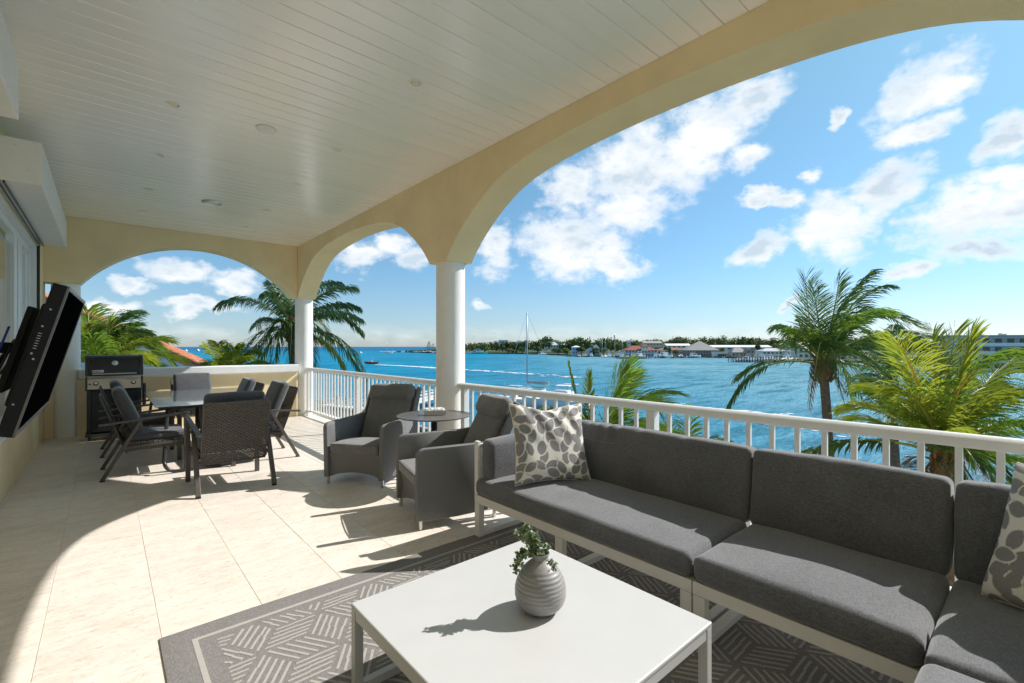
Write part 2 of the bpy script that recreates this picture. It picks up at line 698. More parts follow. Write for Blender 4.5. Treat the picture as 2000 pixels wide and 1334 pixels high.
M_tile = tile_mat()
M_grout = mat('grout', (.66, .59, .51), .9)

# ------------------------------------------------------------------ terrace shell
CEIL = 3.655
XI, XO = 3.12, 3.5          # faces of the sea-side arcade
XW = -.76                   # house wall
YE = 10.62                  # inner face of the far end wall
ZS = 2.55                   # springing of the arches

# floor
fl = MB().box((XW - .3, -7.2, -.25), (3.62, 11.0, -.0035)).build('floor', M_grout)
tag(fl, kind='structure')
xs = [-.76, -.72, -.2525, .2175, .685, 1.152, 1.62, 2.087, 2.555, 3.022, 3.49]
ys = [4.257 + .467 * k for k in range(-14, 14)] + [YE + .02]
ys = [y for y in ys if y < YE + .03]
tile_cache = {}
for i in range(len(xs) - 1):
    for j in range(len(ys) - 1):
        w, h = xs[i + 1] - xs[i] - .0017, ys[j + 1] - ys[j] - .0017
        key = (round(w, 3), round(h, 3))
        if key not in tile_cache:
            e = .0015
            z1, z0 = 0, -.0034
            a, b_ = w / 2, h / 2
            mb = MB()
            mb.add([(-a, -b_, z0), (a, -b_, z0), (a, b_, z0), (-a, b_, z0), (-a, -b_, z1 - e), (a, -b_, z1 - e), (a, b_, z1 - e), (-a, b_, z1 - e),
                    (-a + e, -b_ + e, z1), (a - e, -b_ + e, z1), (a - e, b_ - e, z1), (-a + e, b_ - e, z1)],
                   [(0, 1, 5, 4), (1, 2, 6, 5), (2, 3, 7, 6), (3, 0, 4, 7), (4, 5, 9, 8), (5, 6, 10, 9), (6, 7, 11, 10), (7, 4, 8, 11), (8, 9, 10, 11)])
            o = mb.build('tile', M_tile, fl)
            tile_cache[key] = o
        else:
            o = inst(tile_cache[key], fl, (0, 0, 0))
        o.location = ((xs[i] + xs[i + 1]) / 2, (ys[j] + ys[j + 1]) / 2, random.uniform(-.0006, .0004))
MB().box((XW, -7.2, -.003), (3.49, ys[0] - .003, -.0005)).build('floor_slab', M_tile, fl)
# raised white kerb the railing stands on
MB().cbox((3.492, -7.2, -.012), (3.66, 11.0, .03), .006).build('floor_edge', M_white, fl)

# ceiling
cl = MB().box((XW - .3, -7.2, CEIL + .022), (XI + .05, 11.0, CEIL + .3)).build('ceiling', M_gap)
tag(cl, kind='structure')
P = .1587
yb = 1.4193 - 20 * P
npl = 0
plank0 = None
y = yb
while y < YE - .001:
    w = min(P, YE - y) - .0035
    if plank0 is None or abs(w - (P - .0035)) > 1e-4:
        c = .004
        sec = [(0, .02), (0, c), (c, 0), (w - c, 0), (w, c), (w, .02)]
        mb = MB()
        mb.prism(sec, XW, XI - .002, 0)
        o = mb.build('plank', M_plank, cl)
        if plank0 is None:
            plank0 = o
    else:
        o = inst(plank0, cl, (0, 0, 0))
    o.location = (0, y, CEIL + random.uniform(-.001, .001))
    y += P
MB().box((XW, -7.2, CEIL), (XI, yb - .003, CEIL + .02)).build('ceiling_board', M_plank, cl)

# roof over everything (keeps the sky light out from above)
rf = MB().box((XW - 4, -7.5, CEIL + .31), (3.95, 11.4, CEIL + .55)).build('roof_slab', M_stucco)
tag(rf, 'pale roof slab lying above the white boarded terrace ceiling', 'roof')


def gprof(q):
    X = [0, .1, .2, .3, .42, .5, .59, .65, .715, .77, .82, .88, .93, .965, 1]
    Y = [1, .997, .986, .969, .937, .902, .848, .79, .70, .605, .50, .37, .25, .14, 0]
    return float(np.interp(abs(q), X, Y))


def smooth_prof(fn, n):
    q = np.linspace(-1, 1, n)
    v = np.array([fn(a) for a in q])
    for _ in range(3):
        w = v.copy()
        w[1:-1] = (v[:-2] + 2 * v[1:-1] + v[2:]) / 4
        v = w
    return q, v


def arch_wall(org, spans, ends, lo, hi, axis, top, rise, mode, name, parent):
    """wall along `axis` between lo..hi thickness, from ends[0] to ends[1], with arched openings (a,b)"""
    mb = MB(org)
    pts = [(ends[0], ZS)]
    for (a, b_) in spans:
        c, h = (a + b_) / 2, (b_ - a) / 2
        if mode == 'oval':
            q, v = smooth_prof(gprof, 61)
            arc = [(c + h * qq, ZS + rise * vv) for qq, vv in zip(q, v)]
        else:
            Rr = (h * h + rise * rise) / (2 * rise)
            arc = [(c + h * k / 24, ZS + rise - Rr + math.sqrt(Rr * Rr - (h * k / 24) ** 2)) for k in range(-24, 25)]
        pts += arc
    pts.append((ends[1], ZS))

    def P3(u, z, w):
        return (w, u, z) if axis == 1 else (u, w, z)
    for i in range(len(pts) - 1):
        (u0, z0), (u1, z1) = pts[i], pts[i + 1]
        if abs(u1 - u0) < 1e-6:
            continue
        vs = [P3(u0, z0, lo), P3(u1, z1, lo), P3(u1, top, lo), P3(u0, top, lo), P3(u0, z0, hi), P3(u1, z1, hi), P3(u1, top, hi), P3(u0, top, hi)]
        mb.add(vs, [(0, 1, 2, 3), (7, 6, 5, 4), (0, 4, 5, 1), (3, 2, 6, 7)])
    n = len(pts) - 1
    for (u, z) in (pts[0], pts[-1]):
        mb.add([P3(u, z, lo), P3(u, z, hi), P3(u, top, hi), P3(u, top, lo)], [(0, 1, 2, 3)])
    o = mb.build(name, M_stucco, parent)
    bm = bmesh.new()
    bm.from_mesh(o.data)
    bmesh.ops.remove_doubles(bm, verts=bm.verts, dist=1e-5)
    bmesh.ops.recalc_face_normals(bm, faces=bm.faces)
    for f in bm.faces:
        f.smooth = True
    for e in bm.edges:
        if len(e.link_faces) == 2 and e.calc_face_angle(0) > R(25):
            e.smooth = False
    bm.to_mesh(o.data)
    bm.free()
    return o


def column(parent, x, y):
    MB(parent.location).lathe([(.185, 0), (.185, .02), (.182, .03), (.182, ZS - .001)], (x, y, 0), 40).build('column', M_column, parent, smooth=True, angle=40)


A1 = (5.17, 10.60)
A2 = (-.66, 4.80)
A3 = (-6.5, -1.04)
ar = thing('arcade_wall', 'yellow stucco arcade with two wide arches and white columns on the seaward side', 'arched wall', (3.31, 4.98, 0))
arch_wall(ar.location, [A3, A2, A1], (-7.2, 10.99), XI, XO, 1, CEIL + .3, .9, 'oval', 'arched_beam', ar)
for y in (-.85, 4.985, 10.80):
    column(ar, 3.31, y)
ea = thing('arcade_wall', 'yellow stucco wall with one shallow arch at the far end above the parapet', 'arched wall', (1.3, YE + .19, 0))
arch_wall(ea.location, [(-.32, 3.04)], (XW, XI - .003), YE, YE + .38, 0, CEIL + .3, .83, 'seg', 'arched_beam', ea)
column(ea, -.50, YE + .19)

# parapet of the far end
pp = thing('parapet', 'low yellow wall with white coping closing the far end of the terrace', 'low wall', (1.3, YE + .1, 0))
MB(pp.location).box((-.36, YE + .04, -.01), (3.14, YE + .34, .945)).build('wall', M_stucco, pp)
mb = MB(pp.location)
mb.prism([(YE - .055, .975), (YE - .055, 1.105), (YE - .045, 1.115), (YE + .43, 1.115), (YE + .44, 1.105), (YE + .44, .975), (YE + .35, .945), (YE + .03, .945)], -.335, 3.135, 0)
mb.build('coping', M_white, pp)
mb = MB(pp.location)
mb.prism([(YE - .055, .975), (YE - .055, 1.105), (YE - .045, 1.115), (YE + .43, 1.115), (YE + .44, 1.105), (YE + .44, .975), (YE + .35, .945), (YE + .03, .945)], XW + .004, -.66, 0)
mb.box((XW + .004, YE + .04, -.01), (-.64, YE + .34, .943))
mb.build('coping', M_stucco, pp)

# house wall with the window strip
hw = thing('house_wall', 'long yellow house wall along the left edge behind the television', 'wall', (XW, 6, 0))
WY0, WY1, WZ0, WZ1 = 6.30, 9.64, .60, 2.93
mb = MB(hw.location)
mb.box((XW - .3, -7.2, -.01), (XW, WY0, CEIL + .3))
mb.box((XW - .3, WY1, -.01), (XW, 11.0, CEIL + .3))
mb.box((XW - .3, WY0, -.01), (XW, WY1, WZ0))
mb.box((XW - .3, WY0, WZ1), (XW, WY1, CEIL + .3))
mb.build('wall', M_stucco, hw)
wn = MB(hw.location)
for a, b_ in (((XW - .13, WY0 + .002, WZ0 + .002), (XW - .06, WY1 - .002, WZ0 + .08)), ((XW - .13, WY0 + .002, WZ1 - .09), (XW - .06, WY1 - .002, WZ1 - .002))):
    wn.cbox(a, b_, .004)
for y0, y1 in ((WY0 + .002, WY0 + .09), (8.08, 8.30), (8.42, 8.62), (8.66, 8.74), (9.18, 9.26), (WY1 - .08, WY1 - .002)):
    wn.cbox((XW - .132, y0, WZ0 + .08), (XW - .058, y1, WZ1 - .09), .004)
win = wn.build('window', M_white, hw)
M_pane = mat('window_glass', (.30, .30, .25), .03, spec=1.0, coat=1)  # reflection of the arch beam partly put into the pale base colour
MB(hw.location).box((XW - .105, WY0 + .09, WZ0 + .08), (XW - .095, 8.08, WZ1 - .2)).build('pane', M_pane, win)
MB(hw.location).box((XW - .115, 8.30, WZ0 + .08), (XW - .105, 8.42, WZ1 - .09)).build('pane', M_pane, win)
mb = MB(hw.location)
z = WZ0 + .1
while z < WZ1 - .14:
    mb.box((XW - .12, 8.745, z), (XW - .08, 9.175, z + .02), None)
    z += .034
mb.build('louvre', M_white, win)
MB(hw.location).box((XW - .001 - .055, WY0 + .003, WZ0 + .003), (XW + .03, WY1 - .003, WZ0 + .03)).build('sill', M_white, win)
# white plaster reveal
mb = MB(hw.location)
mb.box((XW - .058, WY1 - .004, WZ0 + .003), (XW + .003, WY1 + .06, WZ1))
mb.box((XW - .058, WY0, WZ1 - .004), (XW + .003, WY1 + .06, WZ1 + .03))
mb.build('reveal', M_white, win)
MB(hw.location).box((XW + .004, WY1 + .04, WZ0), (XW + .035, WY1 + .075, 2.975)).build('shutter_guide', M_black, win)


def shutter_box(y0, y1, z0, z1, label):
    t = thing('shutter_box', label, 'roller shutter', (XW, (y0 + y1) / 2, z0), group='roller shutter boxes on the house wall')
    o = Vector(t.location)
    mb = MB(o)
    sec = [(z0, XW + .001), (z0, -.452), (z0 + .005, -.447), (z1 - .005, -.447), (z1, -.452), (z1, XW + .001)]   # (z,x)
    mb.prism(sec, y0, y1, 1)
    mb.build('housing', M_white, t)
    for xx in (-.735, -.70):
        MB(o).box((xx, y0 + .02, z0 - .022), (xx + .012, y1 - .03, z0 - .001)).build('guide_slot', M_black, t)
    MB(o).box((-.722, y0 + .02, z0 - .014), (-.701, y1 - .03, z0 - .001)).build('slat', M_silver, t)
    for (xx, zz) in ((-.62, z1 - .06), (-.54, z0 + .12)):
        MB(o).lathe([(.006, 0), (.005, .003), (0, .004)], (0, 0, 0), 8, frame((xx, y0 - .003, zz), (1, 0, 0), (0, -1, 0))).build('screw', M_silver, t)


shutter_box(6.17, 9.80, 3.005, 3.40, 'white boxy roller shutter housing further along the wall, above the windows')
shutter_box(.8, 4.62, 3.05, 3.42, 'white boxy roller shutter housing cut off by the top left corner')

# downlights and ceiling fittings
M_lens = mat('cream_lens', (.78, .68, .44), .4)


def ceiling_disc(x, y, kind, label, group=None):
    z = CEIL - .002
    if kind == 'light':
        t = thing('downlight', label, 'ceiling light', (x, y, z), group=group)
        MB().lathe([(.058, 0), (.058, -.004), (.046, -.007), (.040, -.003), (.038, .0)], (0, 0, 0), 28).build('ring', M_white, t, smooth=True, angle=50)
        MB().lathe([(.037, -.001), (.030, -.003), (0, -.004)], (0, 0, 0), 24).build('lens', M_lens, t, smooth=True)
    elif kind == 'speaker':
        t = thing('ceiling_speaker', label, 'speaker', (x, y, z))
        MB().lathe([(.092, 0), (.092, -.009), (.085, -.014), (.081, -.009)], (0, 0, 0), 36).build('ring', M_white, t, smooth=True, angle=50)
        MB().lathe([(.080, -.006), (.04, -.0075), (0, -.008)], (0, 0, 0), 30).build('grille', M_white, t, smooth=True)
    else:
        t = thing('air_diffuser', label, 'vent', (x, y, z))
        MB().lathe([(.13, 0), (.13, -.012), (.118, -.018), (.108, -.012)], (0, 0, 0), 36).build('ring', M_silver, t, smooth=True, angle=50)
        MB().lathe([(.107, -.003), (0, -.003)], (0, 0, 0), 30).build('backing', M_blackm, t)
        for k in range(7):
            a = 2 * PI * k / 6
            cx, cy = (.062 * math.cos(a), .062 * math.sin(a)) if k < 6 else (0, 0)
            MB().lathe([(.026, -.003), (.030, -.012), (.022, -.018), (.016, -.010)], (cx, cy, 0), 14).build('nozzle', M_white, t, smooth=True)
    return t


near_lab = {0: 'nearest the camera', 1: 'beside the round white speaker', 2: 'beyond the speaker', 3: 'beside the dark round vent', 4: 'closest to the far end wall'}
G = 'recessed downlights in the white boarded ceiling'
rowY = [3.39, 5.10, 6.55, 8.09, 9.46]
for k, yy in enumerate(rowY):
    ceiling_disc(1.91, yy, 'light', 'small round downlight in the seaward row, ' + near_lab[k], G)
    if k:
        ceiling_disc(.455, yy, 'light', 'small round downlight in the row by the house wall, ' + near_lab[k], G)
ceiling_disc(1.196, 5.065, 'speaker', 'flush round white ceiling speaker between two rows of downlights')
ceiling_disc(1.197, 8.18, 'vent', 'round air diffuser with dark nozzles in the white ceiling')

# ------------------------------------------------------------------ railings
XR = 3.33


def railing(y0, y1, posts, label):
    t = thing('railing', label, 'railing', (XR, (y0 + y1) / 2, .03), group='white balcony railings')
    o = Vector(t.location)
    sec = [(.985, XR - .035), (1.0, XR - .042), (1.035, XR - .038), (1.05, XR - .02), (1.055, XR), (1.05, XR + .02), (1.035, XR + .038), (1.0, XR + .042), (.985, XR + .035)]
    mb = MB(o)
    mb.prism(sec, y0, y1, 1)
    mb.build('handrail', M_white, t, smooth=True, angle=40)
    MB(o).cbox((XR - .02, y0, .09), (XR + .02, y1, .125), .004).build('bottom_rail', M_white, t)
    bal = None
    n = 0
    for pz in posts:
        MB(o).cbox((XR - .038, pz - .038, 0.0), (XR + .038, pz + .038, .984), .004).build('post', M_white, t)
    edges = [y0] + sorted(posts) + [y1]
    for a, b_ in zip(sorted(posts)[:-1], sorted(posts)[1:]):
        cnt = max(1, round((b_ - a) / .15) - 1)
        for k in range(cnt):
            yy = a + (b_ - a) * (k + 1) / (cnt + 1)
            if bal is None:
                bal = MB().cbox((-.015, -.015, .1255), (.015, .015, .9845), .003).build('baluster', M_white, t)
                bo = bal
            else:
                bo = inst(bal, t, (0, 0, 0))
            bo.location = Vector((XR, yy, 0)) - o
    return t


railing(5.16, 10.62, [5.24, 7.93, 10.54], 'white baluster railing between the two white columns, beyond the armchairs')
railing(-.67, 4.81, [-.6, 2.09, 4.70], 'white baluster railing behind the long grey sofa')

# ------------------------------------------------------------------ sofa
sf = thing('sofa', 'charcoal corner sofa on a white metal frame, backed against the railing', 'sofa', (2.6, 1.2, 0))
SO = Vector(sf.location)
FX = 2.20      # front line


def sofa_leg(x, y):
    MB(SO).cbox((x - .025, y - .03, 0.008), (x + .025, y + .03, .268), .003).build('leg', M_frame, sf)


def rail_bar(a, b_, name='rail'):
    MB(SO).cbox(a, b_, .004).build(name, M_frame, sf)


# long module
for (y0, y1) in ((1.163, 2.975), (.283, 1.157), (-.60, .277)):
    rail_bar((FX, y0, .27), (FX + .05, y1, .335))
    rail_bar((3.05, y0, .27), (3.10, y1, .335))
    rail_bar((FX + .052, y0, .27), (3.048, y0 + .05, .335), 'cross_rail')
    rail_bar((FX + .052, y1 - .05, .27), (3.048, y1, .335), 'cross_rail')
    rail_bar((FX + .06, (y0 + .06), .30), (3.04, y1 - .06, .325), 'slat_base')
for (x, y) in ((FX + .026, 2.943), (FX + .026, 2.07), (FX + .026, 1.195), (FX + .026, 1.125), (FX + .026, .315)):
    sofa_leg(x, y)
    sofa_leg(3.07, y)
for y in (2.943, 2.07, 1.195, 1.125):
    rail_bar((FX + .052, y - .025, .008), (3.045, y + .025, .05), 'floor_bar')
rail_bar((FX, 2.93, .336), (FX + .03, 2.975, .755), 'arm_post')
rail_bar((3.06, 2.93, .336), (3.09, 2.975, .755), 'arm_post')
rail_bar((FX + .031, 2.935, .70), (3.059, 2.965, .73), 'arm_rail')
for (y0, y1) in ((1.163, 2.93), (.283, 1.157), (-.60, .277)):
    rail_bar((3.085, y0, .55), (3.11, y1, .60), 'back_rail')
# return module towards the camera side
rail_bar((1.20, -.62, .27), (FX - .005, -.57, .335))
rail_bar((1.20, .226, .27), (FX - .005, .276, .335))
rail_bar((1.15, -.62, .27), (1.198, .276, .335), 'cross_rail')
for x in (1.18, 2.14):
    sofa_leg(x, .25)
    sofa_leg(x, -.59)


def piping(obj_parent, c, size, z, r, M=None, rad=.004):
    """thin welt round a cushion edge"""
    hx, hy = size[0] / 2 - .004, size[1] / 2 - .004
    pts = []
    for (sx, sy, a0) in ((1, 1, 0), (-1, 1, 90), (-1, -1, 180), (1, -1, 270)):
        for k in range(5):
            a = R(a0 + k * 22.5)
            pts.append(Vector((c[0] + sx * (hx - r) + r * math.cos(a), c[1] + sy * (hy - r) + r * math.sin(a), z)))
    pts.append(pts[0])
    mb = MB(SO)
    mb.tube(pts, rad, 6, False, M)
    return mb


def seat(y0, y1, x0=FX - .02, x1=2.90, seed=0):
    def fn(o, q):
        o.z += .006 * noise.noise(Vector((o.x * 3 + seed * 5, o.y * 3, 0)))
        return o
    mb = MB(SO)
    mb.cushion(((x0 + x1) / 2, (y0 + y1) / 2, .402), (x1 - x0, y1 - y0 - .006, .128), .042, (.012, .006, .030), 5, 14, None, .003, 6, seed, fn)
    mb.build('seat_cushion', M_cush, sf, smooth=True)


seat(1.163, 2.955, seed=1)
seat(.283, 1.157, seed=2)
seat(-.60, .277, x0=2.075, seed=3)
seat(-.60, .277, x0=1.17, x1=2.068, seed=4)


def back(y0, y1, seed, folds=None):
    Lh = (y1 - y0 - .01) / 2
    T = Matrix.Translation((2.965, (y0 + y1) / 2, .66)) @ Matrix.Rotation(R(7), 4, 'Y')

    def fn(o, q):
        for (fy, amp) in folds or []:
            yy = fy * Lh
            wgt = math.exp(-((q.y - yy) / .024) ** 2)
            hgt = max(0, (q.z + .02) / .21)
            o.x += amp * wgt * hgt * (1 if q.x < 0 else .4)
            o.z -= amp * wgt * (1 if q.z > .1 else 0)
        return o
    mb = MB(SO)
    mb.cushion((0, 0, 0), (.17, 2 * Lh + .004, .45), .034, (.03, .008, .014), 5, 66 if folds and len(folds) > 3 else 20, T, .0045, 7, seed, fn)
    mb.build('back_cushion', M_cush, sf, smooth=True)


back(1.166, 2.90, 1, [(.62, .016), (.45, .014), (.25, .017), (.12, .012), (-.1, .008), (.36, .009), (-.5, .006)])
back(.286, 1.156, 2, [(.1, .004)])
back(-.45, .274, 3, [(-.2, .008), (.45, .006), (-.5, .008)])
mb = MB(SO)
mb.cushion((2.535, 2.875, .60), (.60, .13, .34), .045, (.01, .016, .01), 5, 8, None, .003, 7, 5)
mb.build('arm_cushion', M_cush, sf, smooth=True)
mb = MB(SO)
mb.cushion((1.9, -.66, .66), (1.3, .17, .42), .05, (.01, .03, .01), 5, 8, None, .003, 7, 6)
mb.build('back_cushion', M_cush, sf, smooth=True)


# leaf-print scatter pillows
def leaf_print(U, V, seed):
    """1 inside a printed leaf, 0 on the cream ground"""
    rng = random.Random(seed)
    val = np.zeros_like(U)
    leaves = []
    tries = 0
    while len(leaves) < 64 and tries < 6000:
        tries += 1
        x, y = rng.uniform(-.03, 1.03), rng.uniform(-.03, 1.03)
        if all((x - a) ** 2 + (y - b_) ** 2 > .104 ** 2 for a, b_, *_ in leaves):
            leaves.append((x, y, rng.uniform(0, PI), rng.uniform(.082, .100), rng.uniform(.050, .062)))
    for (x, y, a, l, w) in leaves:
        du, dv = U - x, V - y
        s = (du * math.cos(a) + dv * math.sin(a)) / l
        n = (-du * math.sin(a) + dv * math.cos(a)) / w
        lim = np.clip(1 - np.abs(s) ** 2.2, 0, 1) ** .75
        dd = (lim - np.abs(n)) / .10
        lim2 = np.clip(1 - (np.abs(s) / 1.13) ** 2.2, 0, 1) ** .75 * 1.16
        halo = (np.abs(s) < 1.13) & (np.abs(n) < lim2)
        keep = rng.random() < .28
        if not keep:
            val = np.where(halo, val * .0, val)
        val = np.maximum(val, np.where(np.abs(s) < 1.0, np.clip(dd, 0, 1), 0))
        # stalk
        st = (s > .9) & (s < 1.7) & (np.abs(n) < .055)
        val = np.maximum(val, np.where(st, .85, 0))
    return val


def pillow_mat():
    m = mat('leaf_print_cotton', (.6, .55, .47), .9, spec=.2, sheen=.1, bump=.25, bscale=500, bdist=.001)
    t = m.node_tree
    L = t.links.new
    b = t.nodes['Principled BSDF']
    at_ = NN(t, 'ShaderNodeAttribute', attribute_name='print')
    tc = NN(t, 'ShaderNodeTexCoord')
    mp = NN(t, 'ShaderNodeMapping')
    mp.inputs['Scale'].default_value = (1, 1, .15)
    L(tc.outputs['Object'], mp.inputs[0])
    n = NN(t, 'ShaderNodeTexNoise')
    n.inputs['Scale'].default_value = 260
    L(mp.outputs[0], n.inputs[0])
    g = NN(t, 'ShaderNodeMixRGB')
    L(n.outputs['Fac'], g.inputs[0])
    g.inputs[1].default_value = (.19, .18, .175, 1)
    g.inputs[2].default_value = (.34, .33, .325, 1)
    mx = NN(t, 'ShaderNodeMixRGB')
    L(at_.outputs['Fac'], mx.inputs[0])
    mx.inputs[1].default_value = (.80, .76, .69, 1)
    L(g.outputs[0], mx.inputs[2])
    L(mx.outputs[0], b.inputs['Base Color'])
    return m


M_pillow = pillow_mat()


def pillow(name, label, loc, Mrot, size, seed):
    t = thing(name, label, 'pillow', loc, group='leaf print scatter pillows on the sofa')
    n = 130
    g = np.linspace(-1, 1, n)
    GX, GY = np.meshgrid(g, g, indexing='ij')
    W = size / 2
    prof = (np.clip(1 - GX ** 4, 0, 1) * np.clip(1 - GY ** 4, 0, 1)) ** .42
    inx = 1 - .10 * (1 - GY ** 2) ** 1 * np.abs(GX) ** 3
    iny = 1 - .10 * (1 - GX ** 2) ** 1 * np.abs(GY) ** 3
    mb = MB()
    vals = []
    vs = []
    for side in (1, -1):
        pr = leaf_print((GX + 1) / 2 * .98, (GY + 1) / 2 * .98, seed + (side < 0))
        for i in range(n):
            for j in range(n):
                x, y = GX[i, j] * inx[i, j] * W, GY[i, j] * iny[i, j] * W
                wv = Vector((x * 5 + seed, y * 5, side * 2))
                # creases running in from the corners and the top edge
                cr = .010 * noise.noise(wv) + .007 * math.sin(14 * (GX[i, j] + .6 * GY[i, j]) + 3 * noise.noise(wv * .5)) * (GY[i, j] > -.2) * max(0, GY[i, j] + .2)
                sag = -.03 * math.exp(-((GX[i, j] + .05) / .35) ** 2) * max(0, GY[i, j]) ** 3
                z = side * (.075 * prof[i, j] + cr * prof[i, j])
                vs.append((x, y + sag, z))
                vals.append(pr[i, j])
    fs = []
    for s_ in range(2):
        b0 = s_ * n * n
        for i in range(n - 1):
            for j in range(n - 1):
                q = [b0 + i * n + j, b0 + (i + 1) * n + j, b0 + (i + 1) * n + j + 1, b0 + i * n + j + 1]
                if s_:
                    q.reverse()
                fs.append(q)
    M = Mrot.to_4x4()
    mb.add(vs, fs, M)
    mb.attr = vals
    c = mb.build('cover', M_pillow, t, smooth=True)
    # seam round the edge
    e = []
    for k in range(n):
        e.append((k, 0))
    for k in range(n):
        e.append((n - 1, k))
    for k in range(n - 1, -1, -1):
        e.append((k, n - 1))
    for k in range(n - 1, -1, -1):
        e.append((0, k))
    MB().tube([M @ Vector(vs[i * n + j]) for i, j in e[::4]], .0035, 6, False).build('piping', M_pillow, t, smooth=True)
    return t


def pillow_rot(facing, lean, roll=0):
    """facing: horizontal direction the front looks to; lean: backwards tilt in degrees"""
    f = Vector((facing[0], facing[1], 0)).normalized()
    f = (f * math.cos(R(lean)) + Vector((0, 0, 1)) * math.sin(R(lean))).normalized()
    x = Vector((0, 0, 1)).cross(f).normalized()
    y = f.cross(x)
    m = Matrix(((x.x, y.x, f.x), (x.y, y.y, f.y), (x.z, y.z, f.z)))
    return m @ Matrix.Rotation(R(roll), 3, 'Z')


# ------------------------------------------------------------------ coffee table + vase
ctb = thing('coffee_table', 'low square matt white coffee table standing on the patterned rug', 'coffee table', (1.32, 1.44, 0))
CO = Vector(ctb.location)
TX0, TX1, TY0, TY1, TZ = .80, 1.845, .885, 1.98, .39
MB(CO).cbox((TX0, TY0, TZ - .018), (TX1, TY1, TZ), .005).build('tabletop', M_tabletop, ctb)
for (x, y) in ((TX0, TY0), (TX0, TY1 - .042), (TX1 - .042, TY0), (TX1 - .042, TY1 - .042)):
    MB(CO).cbox((x + .0015, y + .0015, .007), (x + .0405, y + .0405, TZ - .0185), .003).build('leg', M_tabletop, ctb)
for (a, b_) in (((TX0 + .043, TY0 + .003, TZ - .06), (TX1 - .043, TY0 + .038, TZ - .0185)), ((TX0 + .043, TY1 - .038, TZ - .06), (TX1 - .043, TY1 - .003, TZ - .0185)),
                ((TX0 + .003, TY0 + .043, TZ - .06), (TX0 + .038, TY1 - .043, TZ - .0185)), ((TX1 - .038, TY0 + .043, TZ - .06), (TX1 - .003, TY1 - .043, TZ - .0185))):
    MB(CO).cbox(a, b_, .003).build('apron', M_tabletop, ctb)
for (a, b_) in (((TX0 + .043, TY1 - .038, .007), (TX1 - .043, TY1 - .003, .045)), ((TX0 + .043, TY0 + .003, .007), (TX1 - .043, TY0 + .038, .045))):
    MB(CO).cbox(a, b_, .003).build('floor_bar', M_tabletop, ctb)

VX, VY = 1.385, 1.405
vs = thing('vase', 'squat ribbed grey ceramic vase holding green sprigs on the coffee table', 'vase', (VX, VY, TZ + .001))
prof = [(0, 0), (.050, 0)]
VZ = [0, .02, .07, .15, .27, .40, .52, .64, .74, .82, .875, .905, .93, .965, .99]
VR = [.054, .066, .084, .099, .1075, .1075, .101, .088, .071, .052, .036, .0305, .031, .0375, .040]
for k in range(1, 111):
    f = k / 110 * .99
    r_ = float(np.interp(f, VZ, VR)) * .5 + .25 * float(np.interp(f - .02, VZ, VR)) + .25 * float(np.interp(f + .02, VZ, VR))
    amp = .0011 * min(1, max(0, (f - .1) / .1)) * min(1, max(0, (.80 - f) / .1))
    prof.append((r_ + amp * math.sin(f * 2 * PI * 15), f * .24))
prof += [(.0395, .240), (.036, .239), (.028, .222), (.025, .20)]
MB().lathe(prof, n=56).build('body', M_vase, vs, smooth=True)
MB().lathe([(.026, .190), (.012, .188), (0, .188)], n=24).build('inside', M_vase_in, vs)
rp = random.Random(5)
sprigs = thing('sprig_bunch', 'bushy green succulent sprigs spilling from the grey ribbed vase', 'plant', (VX, VY, TZ + .2))


def sprig(pts, nl, ls=.016, spread=.02, seed=0):
    rr = random.Random(seed)
    pts = [Vector(p) for p in pts]

    def bez(t):
        n = len(pts) - 1
        p = [q.copy() for q in pts]
        for r_ in range(n):
            for i in range(n - r_):
                p[i] = p[i].lerp(p[i + 1], t)
        return p[0]
    path = [bez(k / 12) for k in range(13)]
    st = MB().tube(path, [.0022 - .0012 * k / 12 for k in range(13)], 6).build('stem', M_stem, sprigs, smooth=True)
    mb = MB()
    for k in range(nl):
        t = .25 + .75 * (k / nl) ** .8
        p = bez(min(1, t))
        side = Vector((rr.uniform(-1, 1), rr.uniform(-1, 1), rr.uniform(-.5, 1))).normalized()
        c = p + side * rr.uniform(0, spread)
        for q in range(5):
            d = Vector((rr.uniform(-1, 1), rr.uniform(-1, 1), rr.uniform(-.4, 1))).normalized()
            l = ls * rr.uniform(.6, 1.15)
            w = l * .34
            sd = d.cross(Vector((rr.uniform(-1, 1), rr.uniform(-1, 1), rr.uniform(-1, 1)))).normalized() * w
            up = sd.cross(d).normalized() * w * .35
            a = c + d * l * .5
            mb.add([c, a + sd + up, c + d * l, a - sd + up, a - up], [(0, 1, 2, 3), (0, 3, 4), (3, 2, 4), (2, 1, 4), (1, 0, 4)])
    mb.build('leaves', M_leaf, sprigs)


rt_, fw_ = Vector((CC, -CS, 0)), Vector((CS, CC, 0))


def vl(r, u, f):
    return rt_ * r + Vector((0, 0, u)) + fw_ * f


sprig([vl(0, -.01, 0), vl(-.02, .05, 0), vl(-.05, .09, .0), vl(-.10, .12, .01)], 46, .019, .02, 1)
sprig([vl(0, -.01, 0), vl(-.01, .07, 0), vl(-.04, .09, .02), vl(-.07, .14, .02)], 40, .019, .02, 2)
sprig([vl(0, -.01, 0), vl(.0, .06, .01), vl(-.02, .11, -.01), vl(-.03, .115, -.02)], 30, .018, .018, 3)
sprig([vl(0, -.01, 0), vl(-.03, .05, -.01), vl(-.10, .05, -.01), vl(-.105, -.045, -.01)], 44, .019, .018, 4)
sprig([vl(0, -.01, 0), vl(-.03, .05, .0), vl(-.08, .06, .01), vl(-.10, .0, .01)], 34, .018, .018, 5)
sprig([vl(0, -.01, 0), vl(.02, .05, .0), vl(.04, .05, .0), vl(.03, .075, .0)], 16, .016, .014, 6)
sprig([vl(.01, .0, 0), vl(.03, .03, -.03), vl(.075, .0, -.03), vl(.055, -.03, -.03)], 12, .014, .012, 7)
